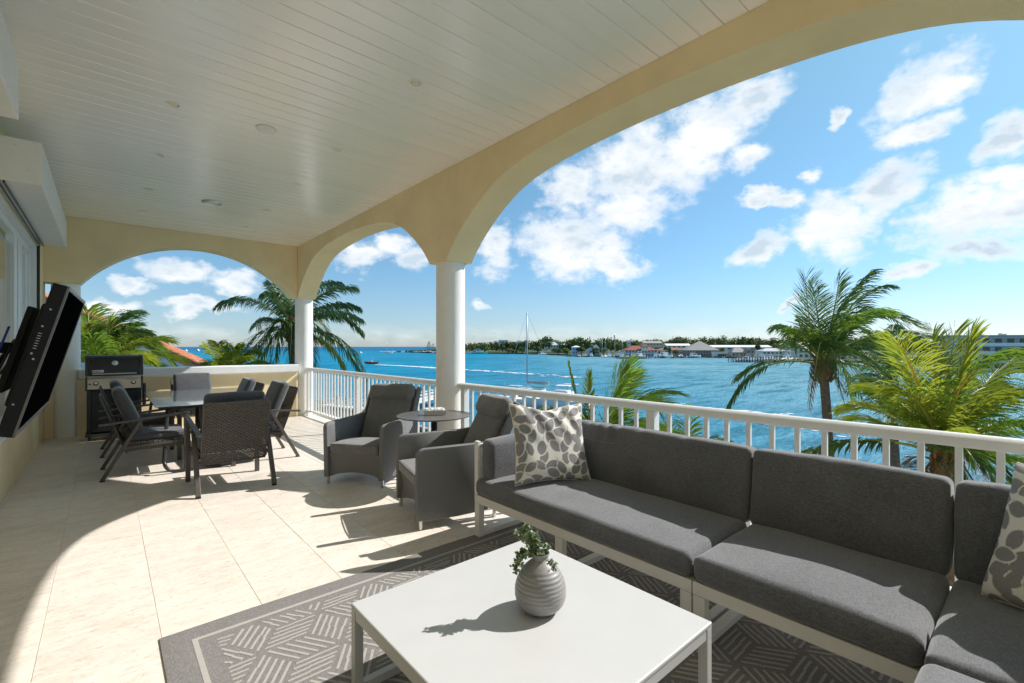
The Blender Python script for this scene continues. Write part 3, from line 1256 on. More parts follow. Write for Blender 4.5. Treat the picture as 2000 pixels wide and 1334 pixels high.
sprig([vl(0, 0, 0), vl(.01, .03, -.01), vl(.01, .05, -.02), vl(-.01, .04, -.03)], 16, .014, .012, 8)

# ------------------------------------------------------------------ rug
RX0, RX1, RY0, RY1 = .205, 2.95, -1.35, 2.985
M_rug = mat('flat_woven_rug', (.265, .252, .242), .95, var=.35, vscale=240, stretch=(1, .25, 1), bump=.6, bscale=420, bdist=.002, spec=.1)
M_rugl = mat('rug_light_yarn', (.47, .44, .41), .95, var=.25, vscale=300, bump=.6, bscale=420, bdist=.002, spec=.1)
rug = thing('rug', 'flat woven taupe rug with cream hatched pattern under the coffee table', 'rug', (1.5, .8, 0))
RO = Vector(rug.location)
MB(RO).cushion(((RX0 + RX1) / 2, (RY0 + RY1) / 2, .0035), (RX1 - RX0, RY1 - RY0, .007), .003, (0, 0, 0), 2, 24, None,
               0, 1, 0, lambda o, q: Vector((o.x, o.y + (.004 * math.sin(o.x * 5) if o.y > 0 else 0), o.z))).build('base', M_rug, rug, smooth=True)
zt = .0082
mb = MB(RO)
IX0, IX1, IY0, IY1 = RX0 + .125, RX1 - .125, RY0 + .125, RY1 - .125
bw = .024
for (a, b_) in (((IX0, IY0), (IX1, IY0 + bw)), ((IX0, IY1 - bw), (IX1, IY1)), ((IX0, IY0 + bw), (IX0 + bw, IY1 - bw)), ((IX1 - bw, IY0 + bw), (IX1, IY1 - bw))):
    mb.box((a[0], a[1], .0045), (b_[0], b_[1], zt))
mb.build('border_line', M_rugl, rug)
mb = MB(RO)
ex = .222
ey = .200
K = math.sqrt(3) / 2
E1, E2 = Vector((ex, 0)), Vector((ex * .5, ey * K))
E3 = Vector((-ex * .5, ey * K))
rr_ = random.Random(3)
clip = (IX0 + bw + .075, IX1 - bw - .075, IY0 + bw + .02, IY1 - bw - .045)


def stripe(p, q, w):
    d = (q - p)
    # clip to the field
    t0, t1 = 0.0, 1.0
    for a, lo, hi in ((0, clip[0], clip[1]), (1, clip[2], clip[3])):
        if abs(d[a]) < 1e-6:
            if p[a] < lo or p[a] > hi:
                return
        else:
            u0, u1 = (lo - p[a]) / d[a], (hi - p[a]) / d[a]
            if u0 > u1:
                u0, u1 = u1, u0
            t0, t1 = max(t0, u0), min(t1, u1)
    if t1 - t0 < .08:
        return
    a, b_ = p + d * t0, p + d * t1
    n = Vector((-d.y, d.x)).normalized() * w / 2
    # a slight jog half-way, as the woven bars have
    m = rr_.uniform(.35, .65)
    jog = n * rr_.choice((0, 0, .8, -.8))
    mm = a.lerp(b_, m)
    for (s0, s1, off) in ((a, mm, Vector((0, 0))), (mm, b_, jog)):
        vs_ = [s0 + n + off, s0 - n + off, s1 - n + off, s1 + n + off]
        mb.add([(v.x, v.y, .0045) for v in vs_] + [(v.x, v.y, zt) for v in vs_],
               [(4, 5, 6, 7), (0, 4, 7, 3), (1, 2, 6, 5), (0, 1, 5, 4), (2, 3, 7, 6)])


# rhombi share a corner; each is filled with five bars parallel to one of its edges
O0 = Vector((.568, 2.515))
for i in range(-14, 16):
    for j in range(-22, 8):
        c = O0 + E1 * 0 + (E1 - E3) * i + (E2 - E3 * 0 + E3) * 0
        c = O0 + (E1 - E3) * i + (E2 + E3) * j
        if not (RX0 - .5 < c.x < RX1 + .5 and RY0 - .5 < c.y < RY1 + .5):
            continue
        for (s0, a, b_) in ((Vector((0, 0)), E1, E2), (Vector((0, 0)), E2, E3), (E2, E3, E1)):
            # bars parallel to a, stepped along b
            for k in range(5):
                f = .12 + .76 * k / 4
                p = c + s0 + b_ * f + a * .05
                q = c + s0 + b_ * f + a * .95
                stripe(p, q, .0125 if a is not E1 else .011)
mb.build('woven_pattern', M_rugl, rug, kind='stuff')

# ------------------------------------------------------------------ lounge armchairs
def make_lounge(label):
    """local: x from the front feet line towards the back, y across"""
    t = thing('lounge_armchair', label, 'armchair', group='reclining lounge armchairs by the round side table')
    W = .36
    for sg in (-1, 1):
        mb = MB()
        # side panel: outline in x-z, thickness .05
        out = [(0, .085), (0, .62), (.02, .65), (.06, .662), (.35, .662), (.62, .665), (.76, .68), (.80, .66), (.80, .30), (.74, .14), (.60, .085), (.35, .075), (.10, .075)]
        vs_, fs_ = [], []
        ys_ = [(-.026, .0), (-.020, .007), (0.0, .010), (.020, .007), (.026, 0)]
        cx, cz = .4, .38
        for (yy, grow) in ys_:
            for (x, z) in out:
                dx, dz = x - cx, z - cz
                l = math.hypot(dx, dz)
                # the side flares outwards towards the top
                flare = .012 * (z - .1)
                vs_.append((x + dx / l * grow, sg * (W - .028 + flare * 2) + yy, z + dz / l * grow))
        n = len(out)
        for a in range(4):
            for k in range(n):
                k2 = (k + 1) % n
                q = (a * n + k, a * n + k2, (a + 1) * n + k2, (a + 1) * n + k)
                fs_.append(q)
        fs_.append(list(range(n))[::-1])
        fs_.append([4 * n + k for k in range(n)])
        mb.add(vs_, fs_)
        mb.build('arm_panel', M_sling, t, smooth=True, angle=45)
    # front panel with arched lower edge, slightly hollow
    mb = MB()
    n = 14
    vs_ = []
    for k in range(n + 1):
        y_ = -W + .05 + (2 * W - .10) * k / n
        q = 2 * k / n - 1
        dip = .035 * (1 - q * q)
        for (z, xo) in ((.335, .03), (.2, .05), (.085 + dip, .035 + dip)):
            vs_.append((xo + .02 * (1 - q * q), y_, z))
    for k in range(n + 1):
        y_ = -W + .05 + (2 * W - .10) * k / n
        q = 2 * k / n - 1
        dip = .035 * (1 - q * q)
        for (z, xo) in ((.335, .05), (.2, .07), (.085 + dip, .055 + dip)):
            vs_.append((xo + .02 * (1 - q * q), y_, z))
    fs_ = []
    m_ = (n + 1) * 3
    for k in range(n):
        for r_ in range(2):
            a = k * 3 + r_
            fs_.append((a, a + 1, a + 4, a + 3))
            fs_.append((m_ + a, m_ + a + 3, m_ + a + 4, m_ + a + 1))
        fs_.append((k * 3, k * 3 + 3, m_ + k * 3 + 3, m_ + k * 3))
        fs_.append((k * 3 + 2, m_ + k * 3 + 2, m_ + k * 3 + 5, k * 3 + 5))
    mb.add(vs_, fs_)
    mb.build('front_panel', M_sling, t, smooth=True, angle=50)
    MB().cbox((.06, -W + .055, .30), (.66, W - .055, .34), .01).build('seat_base', M_sling, t)
    mb = MB()
    mb.cushion((.31, 0, .392), (.62, .59, .105), .03, (.01, .0, .022), 4, 8, None, .003, 6, 2,
               lambda o, q: Vector((o.x, o.y, o.z - .05 * max(0, (q.x + .0)) / .3)))
    mb.build('seat_cushion', M_loungef, t, smooth=True)
    pts = []
    for k in range(21):
        y_ = -.285 + .57 * k / 20
        pts.append((.005 - .008 * (1 - (y_ / .285) ** 2), y_, .437 + .006 * (1 - (y_ / .285) ** 2)))
    MB().tube(pts, .005, 6).build('piping', M_loungef, t, smooth=True)
    # reclining back: shell and cushion
    lean = math.atan2(.36, .72)
    T = Matrix.Translation((.60, 0, .30)) @ Matrix.Rotation(lean, 4, 'Y')
    mb = MB()
    mb.cushion((.03, 0, .37), (.055, .64, .78), .022, (0, 0, 0), 3, 6, T)
    mb.build('back_shell', M_sling, t, smooth=True)
    for sg in (-1, 1):
        mb = MB()
        mb.cushion((.0, sg * .325, .47), (.09, .028, .60), .012, (0, 0, 0), 2, 4, T)
        mb.build('back_wing', M_sling, t, smooth=True)
    mb = MB()
    mb.cushion((-.035, 0, .36), (.085, .56, .66), .03, (.02, .0, .0), 4, 8, T, .004, 5, 3)
    mb.build('back_cushion', M_loungef, t, smooth=True)
    mb = MB()
    mb.cushion((-.065, 0, .675), (.135, .585, .21), .062, (.01, .006, .006), 6, 8, T, .004, 6, 4)
    mb.build('headrest', M_loungef, t, smooth=True)
    for (x, y_) in ((.035, -W + .03), (.035, W - .03), (.70, -W + .03), (.70, W - .03)):
        MB().lathe([(.016, 0), (.017, .004), (.018, .085), (.020, .10)], (x, y_, 0), 16).build('foot', M_silver, t, smooth=True, angle=50)
    return t


def place_chair_front(o, pl, pr):
    """front-left and front-right feet on the floor (as seen in the photo); local +x points to the back"""
    pl, pr = Vector(pl), Vector(pr)
    mid = (pl + pr) / 2
    d = (pr - pl).normalized()
    back = Vector((-d.y, d.x))                    # 90 degrees left of left->right
    o.location = (mid.x, mid.y, 0)
    o.rotation_euler = (0, 0, math.atan2(back.y, back.x))


c1 = make_lounge('grey reclining armchair left of the round side table, in front of the white column')
place_chair_front(c1, (1.80, 5.20), (2.21, 4.60))
c2 = dup(c1, (0, 0, 0), 0, 'grey reclining armchair between the round side table and the sofa')
place_chair_front(c2, (2.08, 4.05), (1.90, 3.34))

# round side table
RTX, RTY, RTZ = 2.69, 4.37, .76
rt = thing('side_table', 'small round dark table on one pole between the two armchairs', 'side table', (RTX, RTY, 0))
MB().lathe([(.0, RTZ - .016), (.385, RTZ - .016), (.398, RTZ - .010), (.40, RTZ - .004), (.398, RTZ), (0, RTZ + .0005)], n=64).build('tabletop', M_disc, rt, smooth=True, angle=50)
MB().lathe([(.032, .02), (.032, RTZ - .06)], n=20).build('pole', M_blackm, rt, smooth=True, angle=50)
MB().lathe([(.035, RTZ - .059), (.035, RTZ - .03)], n=20).build('collar', M_red, rt, smooth=True, angle=50)
MB().lathe([(.06, RTZ - .029), (.07, RTZ - .017)], n=20).build('plate', M_blackm, rt, smooth=True, angle=50)
MB().lathe([(.22, 0), (.22, .012), (.05, .02), (.034, .03)], n=36).build('base', M_blackm, rt, smooth=True, angle=50)

tp = atz(848, 811, RTZ)
tr = thing('candle_tray', 'silver rectangular tray crowded with white pointed pieces on the round table', 'tray', (tp.x + .02, tp.y + .02, RTZ + .001), math.atan2(-CS, CC) + R(16))
hw_, hd_, hh = .105, .055, .052
mb = MB()
tpw = 1.14
vs_ = []
for (s_, z) in ((1, 0), (tpw, hh), (tpw * .955, hh), (.95, .01)):
    for (sx, sy) in ((-1, -1), (1, -1), (1, 1), (-1, 1)):
        vs_.append((sx * hw_ * s_, sy * hd_ * s_, z))
fs_ = [(3, 2, 1, 0), (12, 13, 14, 15)]
for a in range(3):
    for k in range(4):
        k2 = (k + 1) % 4
        fs_.append((a * 4 + k, a * 4 + k2, a * 4 + 4 + k2, a * 4 + 4 + k))
mb.add(vs_, fs_)
mb.build('tray', M_silver, tr)
MB().box((-hw_ * 1.05, -hd_ * 1.05, .02), (hw_ * 1.05, hd_ * 1.05, .040)).build('filling', M_white, tr)
cone0 = None
rc = random.Random(2)
for i in range(10):
    for j in range(5):
        x, y_ = -hw_ + .012 + i * (2 * hw_ - .024) / 9, -hd_ + .012 + j * (2 * hd_ - .024) / 4
        if cone0 is None:
            cone0 = MB().lathe([(.0085, .038), (.009, .052), (.006, .066), (.0015, .078), (0, .0785)], n=8).build('candle', M_white, tr, smooth=True)
            cone0.location = (x, y_, 0)
        else:
            inst(cone0, tr, (x + rc.uniform(-.003, .003), y_ + rc.uniform(-.003, .003), 0), (rc.uniform(-.15, .15), rc.uniform(-.15, .15), 0))

# ------------------------------------------------------------------ dining set
def weave(mb, M, w, h, nx, ny, th=.004, sw=.82):
    """woven strips in the local x (width) / z (height) plane, over and under upright canes"""
    rh = h / ny
    cw = w / nx
    for j in range(ny):
        z = -h / 2 + rh * (j + .5)
        ph = j % 2
        pts = []
        for i in range(nx * 2 + 1):
            x = -w / 2 + cw * i / 2
            off = 0 if i % 2 == 0 else (th * 1.3 if ((i // 2 + ph) % 2) else -th * 1.3)
            pts.append((x, off))
        hh_ = rh * sw / 2
        vs_, fs_ = [], []
        for (x, off) in pts:
            vs_ += [(x, off - th * .5, z - hh_), (x, off - th * .5, z + hh_), (x, off + th * .5, z + hh_), (x, off + th * .5, z - hh_)]
        for i in range(len(pts) - 1):
            for k in range(4):
                k2 = (k + 1) % 4
                fs_.append((i * 4 + k, i * 4 + k2, i * 4 + 4 + k2, i * 4 + 4 + k))
        mb.add(vs_, fs_, M)
    for i in range(nx):
        x = -w / 2 + cw * (i + .5)
        mb.box((x - .0035, -.0015, -h / 2), (x + .0035, .0015, h / 2), M)


def make_dining(label):
    """local +x faces the table; rear feet on x=0"""
    t = thing('dining_chair', label, 'dining chair', group='woven dining chairs round the glass table')
    W = .345
    for sg in (-1, 1):
        a, b_ = Vector((-.03, sg * W, .625)), Vector((.80, sg * W, .70))
        MB().bar(a, b_, .05, .024, r=.004).build('armrest', M_dkmetal, t)
        f = .80
        MB().cbox((.745, sg * W - .022, 0), (.795, sg * W + .022, .682), .004).build('front_leg', M_dkmetal, t)
        MB().bar((.34, sg * W, .645), (.0, sg * W, 0.012), .044, .036, r=.003).build('rear_leg', M_dkmetal, t)
        MB().cbox((-.02, sg * W - .022, 0), (.028, sg * W + .022, .012), .003).build('rubber_foot', M_rub, t)
        MB().bar((.17, sg * (W - .03), .34), (.76, sg * (W - .03), .37), .03, .03).build('side_rail', M_dkmetal, t)
    # backrest: woven panel with rim
    lean = math.atan2(-.25, .70)
    T = Matrix.Translation((.10, 0, .60)) @ Matrix.Rotation(lean, 4, 'Y') @ Matrix.Rotation(R(90), 4, 'Z')
    mb = MB()
    weave(mb, T, .59, .68, 26, 40)
    mb.build('woven_back', M_wicker, t)
    mb = MB()
    T2 = Matrix.Translation((.10, 0, .60)) @ Matrix.Rotation(lean, 4, 'Y')
    mb.tube([(0, -.30, -.34), (0, -.30, .33), (0, -.28, .35), (0, .28, .35), (0, .30, .33), (0, .30, -.34), (0, -.30, -.34)], .011, 8, True, T2)
    mb.build('back_frame', M_wicker, t, smooth=True)
    # seat box
    mb = MB()
    for (z0, y_) in ((0, -.31), (0, .31)):
        Tm = Matrix.Translation((.47, y_, .345))
        weave(mb, Tm, .58, .09, 24, 6)
    weave(mb, Matrix.Translation((.765, 0, .345)) @ Matrix.Rotation(R(90), 4, 'Z'), .60, .09, 26, 6)
    weave(mb, Matrix.Translation((.47, 0, .395)) @ Matrix.Rotation(R(90), 4, 'X'), .58, .60, 20, 30)
    mb.build('woven_seat', M_wicker, t)
    mb = MB()
    mb.cushion((.49, 0, .445), (.55, .58, .085), .035, (.01, .01, .012), 4, 6, None, .003, 6, 2)
    mb.build('seat_cushion', M_cushd, t, smooth=True)
    T3 = Matrix.Translation((.225, 0, .755)) @ Matrix.Rotation(lean - R(2), 4, 'Y')
    mb = MB()
    mb.cushion((0, 0, 0), (.11, .56, .55), .045, (.02, .005, .008), 4, 10, T3, .004, 9, 5)
    mb.build('back_cushion', M_cushd, t, smooth=True)
    return t


d1 = make_dining('woven dining chair at the near end of the glass table, back to the camera')
d1.location, d1.rotation_euler = (1.035, 5.50, 0), (0, 0, R(90))
dup(d1, (-.03, 7.22, 0), 0, 'woven dining chair on the house side of the table, nearest the television')
dup(d1, (-.04, 8.72, 0), 0, 'woven dining chair on the house side of the table, in front of the grill')
dup(d1, (1.98, 7.06, 0), R(180), 'woven dining chair on the seaward side of the table, nearest the armchairs')
dup(d1, (1.80, 8.05, 0), R(178), 'woven dining chair on the seaward side of the table, second from the armchairs')
dup(d1, (1.19, 10.36, 0), R(-90), 'woven dining chair with sunlit cushion at the far end of the table, before the parapet')

dt = thing('dining_table', 'long glass-topped dining table on bent dark tube legs among the woven chairs', 'dining table', (1.16, 8.4, 0))
DO = Vector(dt.location)
DX0, DX1, DY0, DY1, DZ = .46, 1.86, 7.16, 9.64, .76
M_glass = mat('tinted_table_glass', (.45, .55, .60), .012, metal=.55, spec=1.0, coat=1.0)
MB(DO).cbox((DX0, DY0, DZ - .010), (DX1, DY1, DZ), .002).build('glass_top', M_glass, dt)
mb = MB(DO)
for (a, b_) in (((DX0 + .06, DY0 + .08), (DX1 - .06, DY0 + .08)), ((DX1 - .06, DY0 + .08), (DX1 - .06, DY1 - .08)), ((DX1 - .06, DY1 - .08), (DX0 + .06, DY1 - .08)), ((DX0 + .06, DY1 - .08), (DX0 + .06, DY0 + .08))):
    mb.bar((a[0], a[1], DZ - .03), (b_[0], b_[1], DZ - .03), .03, .035)
mb.build('under_frame', M_tube, dt)
for (ya, yb_) in ((DY0 + .02, DY0 - .36), (DY1 - .02, DY1 + .10)):
    pts = [(DX0 + .12, ya, DZ - .05), (DX0 + .06, yb_ + (ya - yb_) * .12, .14)]
    for k in range(7):
        a = k / 6 * PI / 2
        pts.append((DX0 + .06 + .12 * (1 - math.cos(a)), yb_, .14 - .12 * math.sin(a)))
    right = []
    for k in range(7):
        a = (6 - k) / 6 * PI / 2
        right.append((DX1 - .36 - .12 * (1 - math.cos(a)), yb_, .14 - .12 * math.sin(a)))
    pts += right + [(DX1 - .36, yb_ + (ya - yb_) * .12, .14), (DX1 - .12, ya, DZ - .05)]
    MB(DO).tube(pts, .02, 12).build('sled_leg', M_tube, dt, smooth=True)

# ------------------------------------------------------------------ grill
gr = thing('gas_grill', 'black gas grill with steel control panel beside the left white column', 'grill', (.12, 10.12, 0))
GO = Vector(gr.location)
gx0, gx1, gy = -.245, .475, 9.92
# cabinet and doors
MB(GO).cbox((gx0 + .02, gy + .02, .12), (gx1 - .02, gy + .42, .80), .006).build('cabinet', M_blackm, gr)
for (a, b_) in ((gx0 + .075, (gx0 + gx1) / 2 - .003), ((gx0 + gx1) / 2 + .003, gx1 - .075)):
    MB(GO).cbox((a, gy + .003, .14), (b_, gy + .019, .79), .004).build('door', M_black, gr)
for x in (gx0 + .02, gx1 - .072):
    MB(GO).cbox((x, gy - .002, .08), (x + .05, gy + .018, .80), .004).build('side_post', M_tube, gr)
MB(GO).cbox((gx0 + .0, gy - .02, .07), (gx1, gy + .42, .105), .006).build('base_shelf', M_tube, gr)
# sloping control panel
mb = MB(GO)
mb.prism([(gy - .055, .825), (gy - .015, .985), (gy + .05, .985), (gy + .05, .825)], gx0 + .03, gx1 - .03, 0)
cp = mb.build('control_panel', M_steel, gr)
for x in (gx0 + .006, gx1 - .028):
    MB(GO).cbox((x, gy - .06, .80), (x + .022, gy + .05, 1.02), .004).build('panel_cheek', M_tube, gr)
for x in (gx0 + .13, gx0 + .365, gx0 + .59):
    T = frame((x, gy - .036, .915), (1, 0, 0), (0, -.97, .24))
    kn = MB(GO).lathe([(.032, 0), (.032, .012), (.026, .018), (.026, .034), (.022, .038), (0, .038)], (0, 0, 0), 20, T).build('knob', M_black, gr, smooth=True, angle=40)
    MB(GO).lathe([(.021, .0385), (.020, .042), (.007, .0425)], (0, 0, 0), 18, T).build('knob_cap', M_silver, kn, smooth=True, angle=40)
MB(GO).box((gx0 + .50, gy - .026, .966), (gx0 + .64, gy - .012, .972)).build('lettering_strip', M_blackm, cp)
T = frame((gx0 + .058, gy - .038, .905), (1, 0, 0), (0, -.97, .24))
MB(GO).lathe([(.012, 0), (.012, .008), (0, .01)], (0, 0, 0), 12, T).build('igniter', M_blackm, gr, smooth=True)
# lid
mb = MB(GO)
lid = [(gy - .03, 1.03)]
for k in range(9):
    a = k / 8 * PI * .5
    lid.append((gy + .19 - .20 * math.cos(a), 1.16 + .20 * math.sin(a)))
lid += [(gy + .38, 1.32), (gy + .42, 1.20), (gy + .42, 1.03)]
mb.prism(lid, gx0 + .045, gx1 - .045, 0)
mb.build('lid', M_black, gr, smooth=True, angle=30)
for x in (gx0 + .002, gx1 - .043):
    mb = MB(GO)
    mb.prism([(y_ - .008 if y_ < gy + .1 else y_ + .008, z + (.008 if z > 1.1 else 0)) for y_, z in lid], x, x + .041, 0)
    mb.build('lid_end', M_tube, gr, smooth=True, angle=30)
mb = MB(GO)
mb.tube([(gx0 + .09, gy - .075, 1.065), (gx1 - .09, gy - .075, 1.065)], .011, 12)
hn = mb.build('handle', M_silver, gr, smooth=True, angle=50)
for x in (gx0 + .08, gx1 - .10):
    MB(GO).bar((x + .01, gy - .078, 1.065), (x + .01, gy - .03, 1.075), .02, .03).build('handle_bracket', M_tube, hn)
T = frame((gx0 + .36, gy + .003, 1.235), (1, 0, 0), (0, -.93, .36))
tg = MB(GO).lathe([(.040, 0), (.040, .006), (.035, .010), (0, .010)], (0, 0, 0), 24, T @ Matrix.Diagonal((1.0, 1.0, 1, 1))).build('thermometer', M_silver, gr, smooth=True, angle=40)
# badge with lettering
T = frame((gx0 + .155, gy - .014, 1.105), (1, 0, 0), (0, -.99, .12))
bd = MB(GO).cushion((0, 0, .003), (.135, .042, .006), .003, (0, 0, 0), 1, 1, T).build('badge', M_silver, gr, smooth=True, angle=50)


def text_mesh(body, size, T, mat_, parent, org, ext=.0015):
    cu = bpy.data.curves.new('lettering', 'FONT')
    cu.body = body
    cu.size = size
    cu.align_x = 'CENTER'
    cu.align_y = 'CENTER'
    cu.extrude = ext
    ob = bpy.data.objects.new('lettering', cu)
    COL.objects.link(ob)
    dg = bpy.context.evaluated_depsgraph_get()
    me = bpy.data.meshes.new_from_object(ob.evaluated_get(dg))
    bpy.data.objects.remove(ob)
    mb = MB(org)
    mb.add([v.co for v in me.vertices], [list(p.vertices) for p in me.polygons], T)
    bpy.data.meshes.remove(me)
    return mb.build('lettering', mat_, parent)


text_mesh('weber', .046, T @ Matrix.Translation((0, 0, .007)), M_blackm, bd, GO)
for (x, y_) in ((gx0 + .05, gy + .03), (gx1 - .05, gy + .03), (gx0 + .05, gy + .37), (gx1 - .05, gy + .37)):
    MB(GO).lathe([(.028, -.014), (.036, -.012), (.036, .012), (.028, .014)], (0, 0, 0), 18, frame((x, y_, .036), (0, 1, 0), (1, 0, 0))).build('wheel', M_rub, gr, smooth=True, angle=40)
# folded side shelf
MB(GO).cbox((gx1 + .002, gy + .04, .50), (gx1 + .04, gy + .38, .88), .008).build('side_shelf', M_tube, gr)

# ------------------------------------------------------------------ television on its arm
TVS = 1.72


def tvp(px, py, n):
    return Vector((0, 0, HC)) + ray(px, py) * n * TVS


p1, p2, p3, p4 = tvp(135, 565, 1.111), tvp(19, 858, 1.0), tvp(165, 592, 1.613), tvp(90, 789, 1.502)
tc_ = (p1 + p2 + p3 + p4) / 4
yv = ((p3 - p1) + (p4 - p2)).normalized()        # along the width, away from the camera
zv = ((p1 - p2) + (p3 - p4))
zv = (zv - yv * zv.dot(yv)).normalized()
nv = yv.cross(zv).normalized()                   # out of the screen
if nv.x < 0:
    nv = -nv
tw, thh = (p3 - p1).length, (p1 - p2).length
tv = thing('television', 'large black flat television tilted downwards on a wall arm', 'television', tc_)
TM = Matrix(((nv.x, yv.x, zv.x, tc_.x), (nv.y, yv.y, zv.y, tc_.y), (nv.z, yv.z, zv.z, tc_.z), (0, 0, 0, 1)))
TO = Vector(tc_)
MB(TO).cbox((-.045, -tw / 2, -thh / 2), (0, tw / 2, thh / 2), .003, TM).build('housing', M_blackm, tv)
mb = MB(TO)
for (a, b_) in (((-.002, -tw / 2, -thh / 2), (.006, -tw / 2 + .016, thh / 2)), ((-.002, tw / 2 - .016, -thh / 2), (.006, tw / 2, thh / 2)),
                ((-.002, -tw / 2 + .017, thh / 2 - .016), (.006, tw / 2 - .017, thh / 2)), ((-.002, -tw / 2 + .017, -thh / 2), (.006, tw / 2 - .017, -thh / 2 + .02))):
    mb.cbox(a, b_, .002, TM)
mb.build('bezel', mat('satin_bezel', (.16, .155, .15), .35, metal=.5), tv)
MB(TO).box((-.0, -tw / 2 + .017, -thh / 2 + .021), (.002, tw / 2 - .017, thh / 2 - .017), TM).build('screen', M_screen, tv)
MB(TO).cbox((-.075, -tw / 2 + .22, -thh / 2 + .08), (-.046, tw / 2 - .2, thh / 2 - .08), .012, TM).build('back_cover', M_blackm, tv)
mb = MB(TO)
for k in range(7):
    mb.box((-.034, -tw / 2 - .0015, .04 + k * .010), (-.024, -tw / 2 + .0, .042 + k * .010), TM)
mb.build('port_marks', M_silver, tv)
for (xx, zz) in ((-.03, .13), (-.032, .02), (-.022, .0), (-.03, -.18), (-.025, .2)):
    MB(TO).lathe([(.004, 0), (.003, .003), (0, .003)], (0, 0, 0), 8, TM @ frame((xx, -tw / 2, zz), (1, 0, 0), (0, -1, 0))).build('screw', M_silver, tv)
MB(TO).cbox((-.14, -.10, -.20), (-.116, .10, .20), .004, TM).build('mount_plate', M_blackm, tv)
mb = MB(TO)
e0 = TM @ Vector((-.13, 0, 0))
mb.bar(e0, (XW + .22, tc_.y - .1, tc_.z + .05), .05, .05)
mb.bar((XW + .22, tc_.y - .1, tc_.z + .05), (XW + .03, tc_.y + .15, tc_.z + .05), .05, .05)
mb.build('mount_arm', M_blackm, tv)
MB(TO).cbox((XW + .001, tc_.y + .0, tc_.z - .16), (XW + .04, tc_.y + .3, tc_.z + .26), .004).build('wall_plate', M_blackm, tv)
rcb = random.Random(11)
M_bluec = mat('blue_cable', (.02, .06, .30), .5)
for k in range(7):
    a = e0 + Vector((-.02, rcb.uniform(-.1, .3), rcb.uniform(-.05, .1)))
    b_ = Vector((XW + .05, tc_.y + rcb.uniform(-.1, .4), tc_.z + rcb.uniform(-.1, .15)))
    sag = rcb.uniform(.10, .38)
    pts = []
    for i in range(15):
        q = i / 14
        p = a.lerp(b_, q)
        p.z -= sag * 4 * q * (1 - q)
        p += Vector((0, .03 * math.sin(q * 9 + k), .015 * math.sin(q * 14 + k)))
        pts.append(p)
    MB(TO).tube(pts, .006 if k != 3 else .005, 6).build('cable', M_bluec if k == 3 else M_black, tv, smooth=True)

# pillows on the sofa (placed now that the helper exists)
pa = atz(1083, 940, .47)
f_ = pillow_rot((-.40, -.92), 21, -2)
pillow('scatter_pillow', 'half sunlit cream pillow with grey leaf print leaning in the left corner of the sofa', Vector((2.565, 2.50, .765)), f_, .61, 3)
f_ = pillow_rot((-.80, .62), 20, 3)
pillow('scatter_pillow', 'shaded cream pillow with grey leaf print at the right edge of the sofa', Vector((2.66, -.10, .75)), f_, .58, 9)

# ================================================================== OUTSIDE
ZW = -8.0          # sea level
ZG = -7.1          # ground round the house


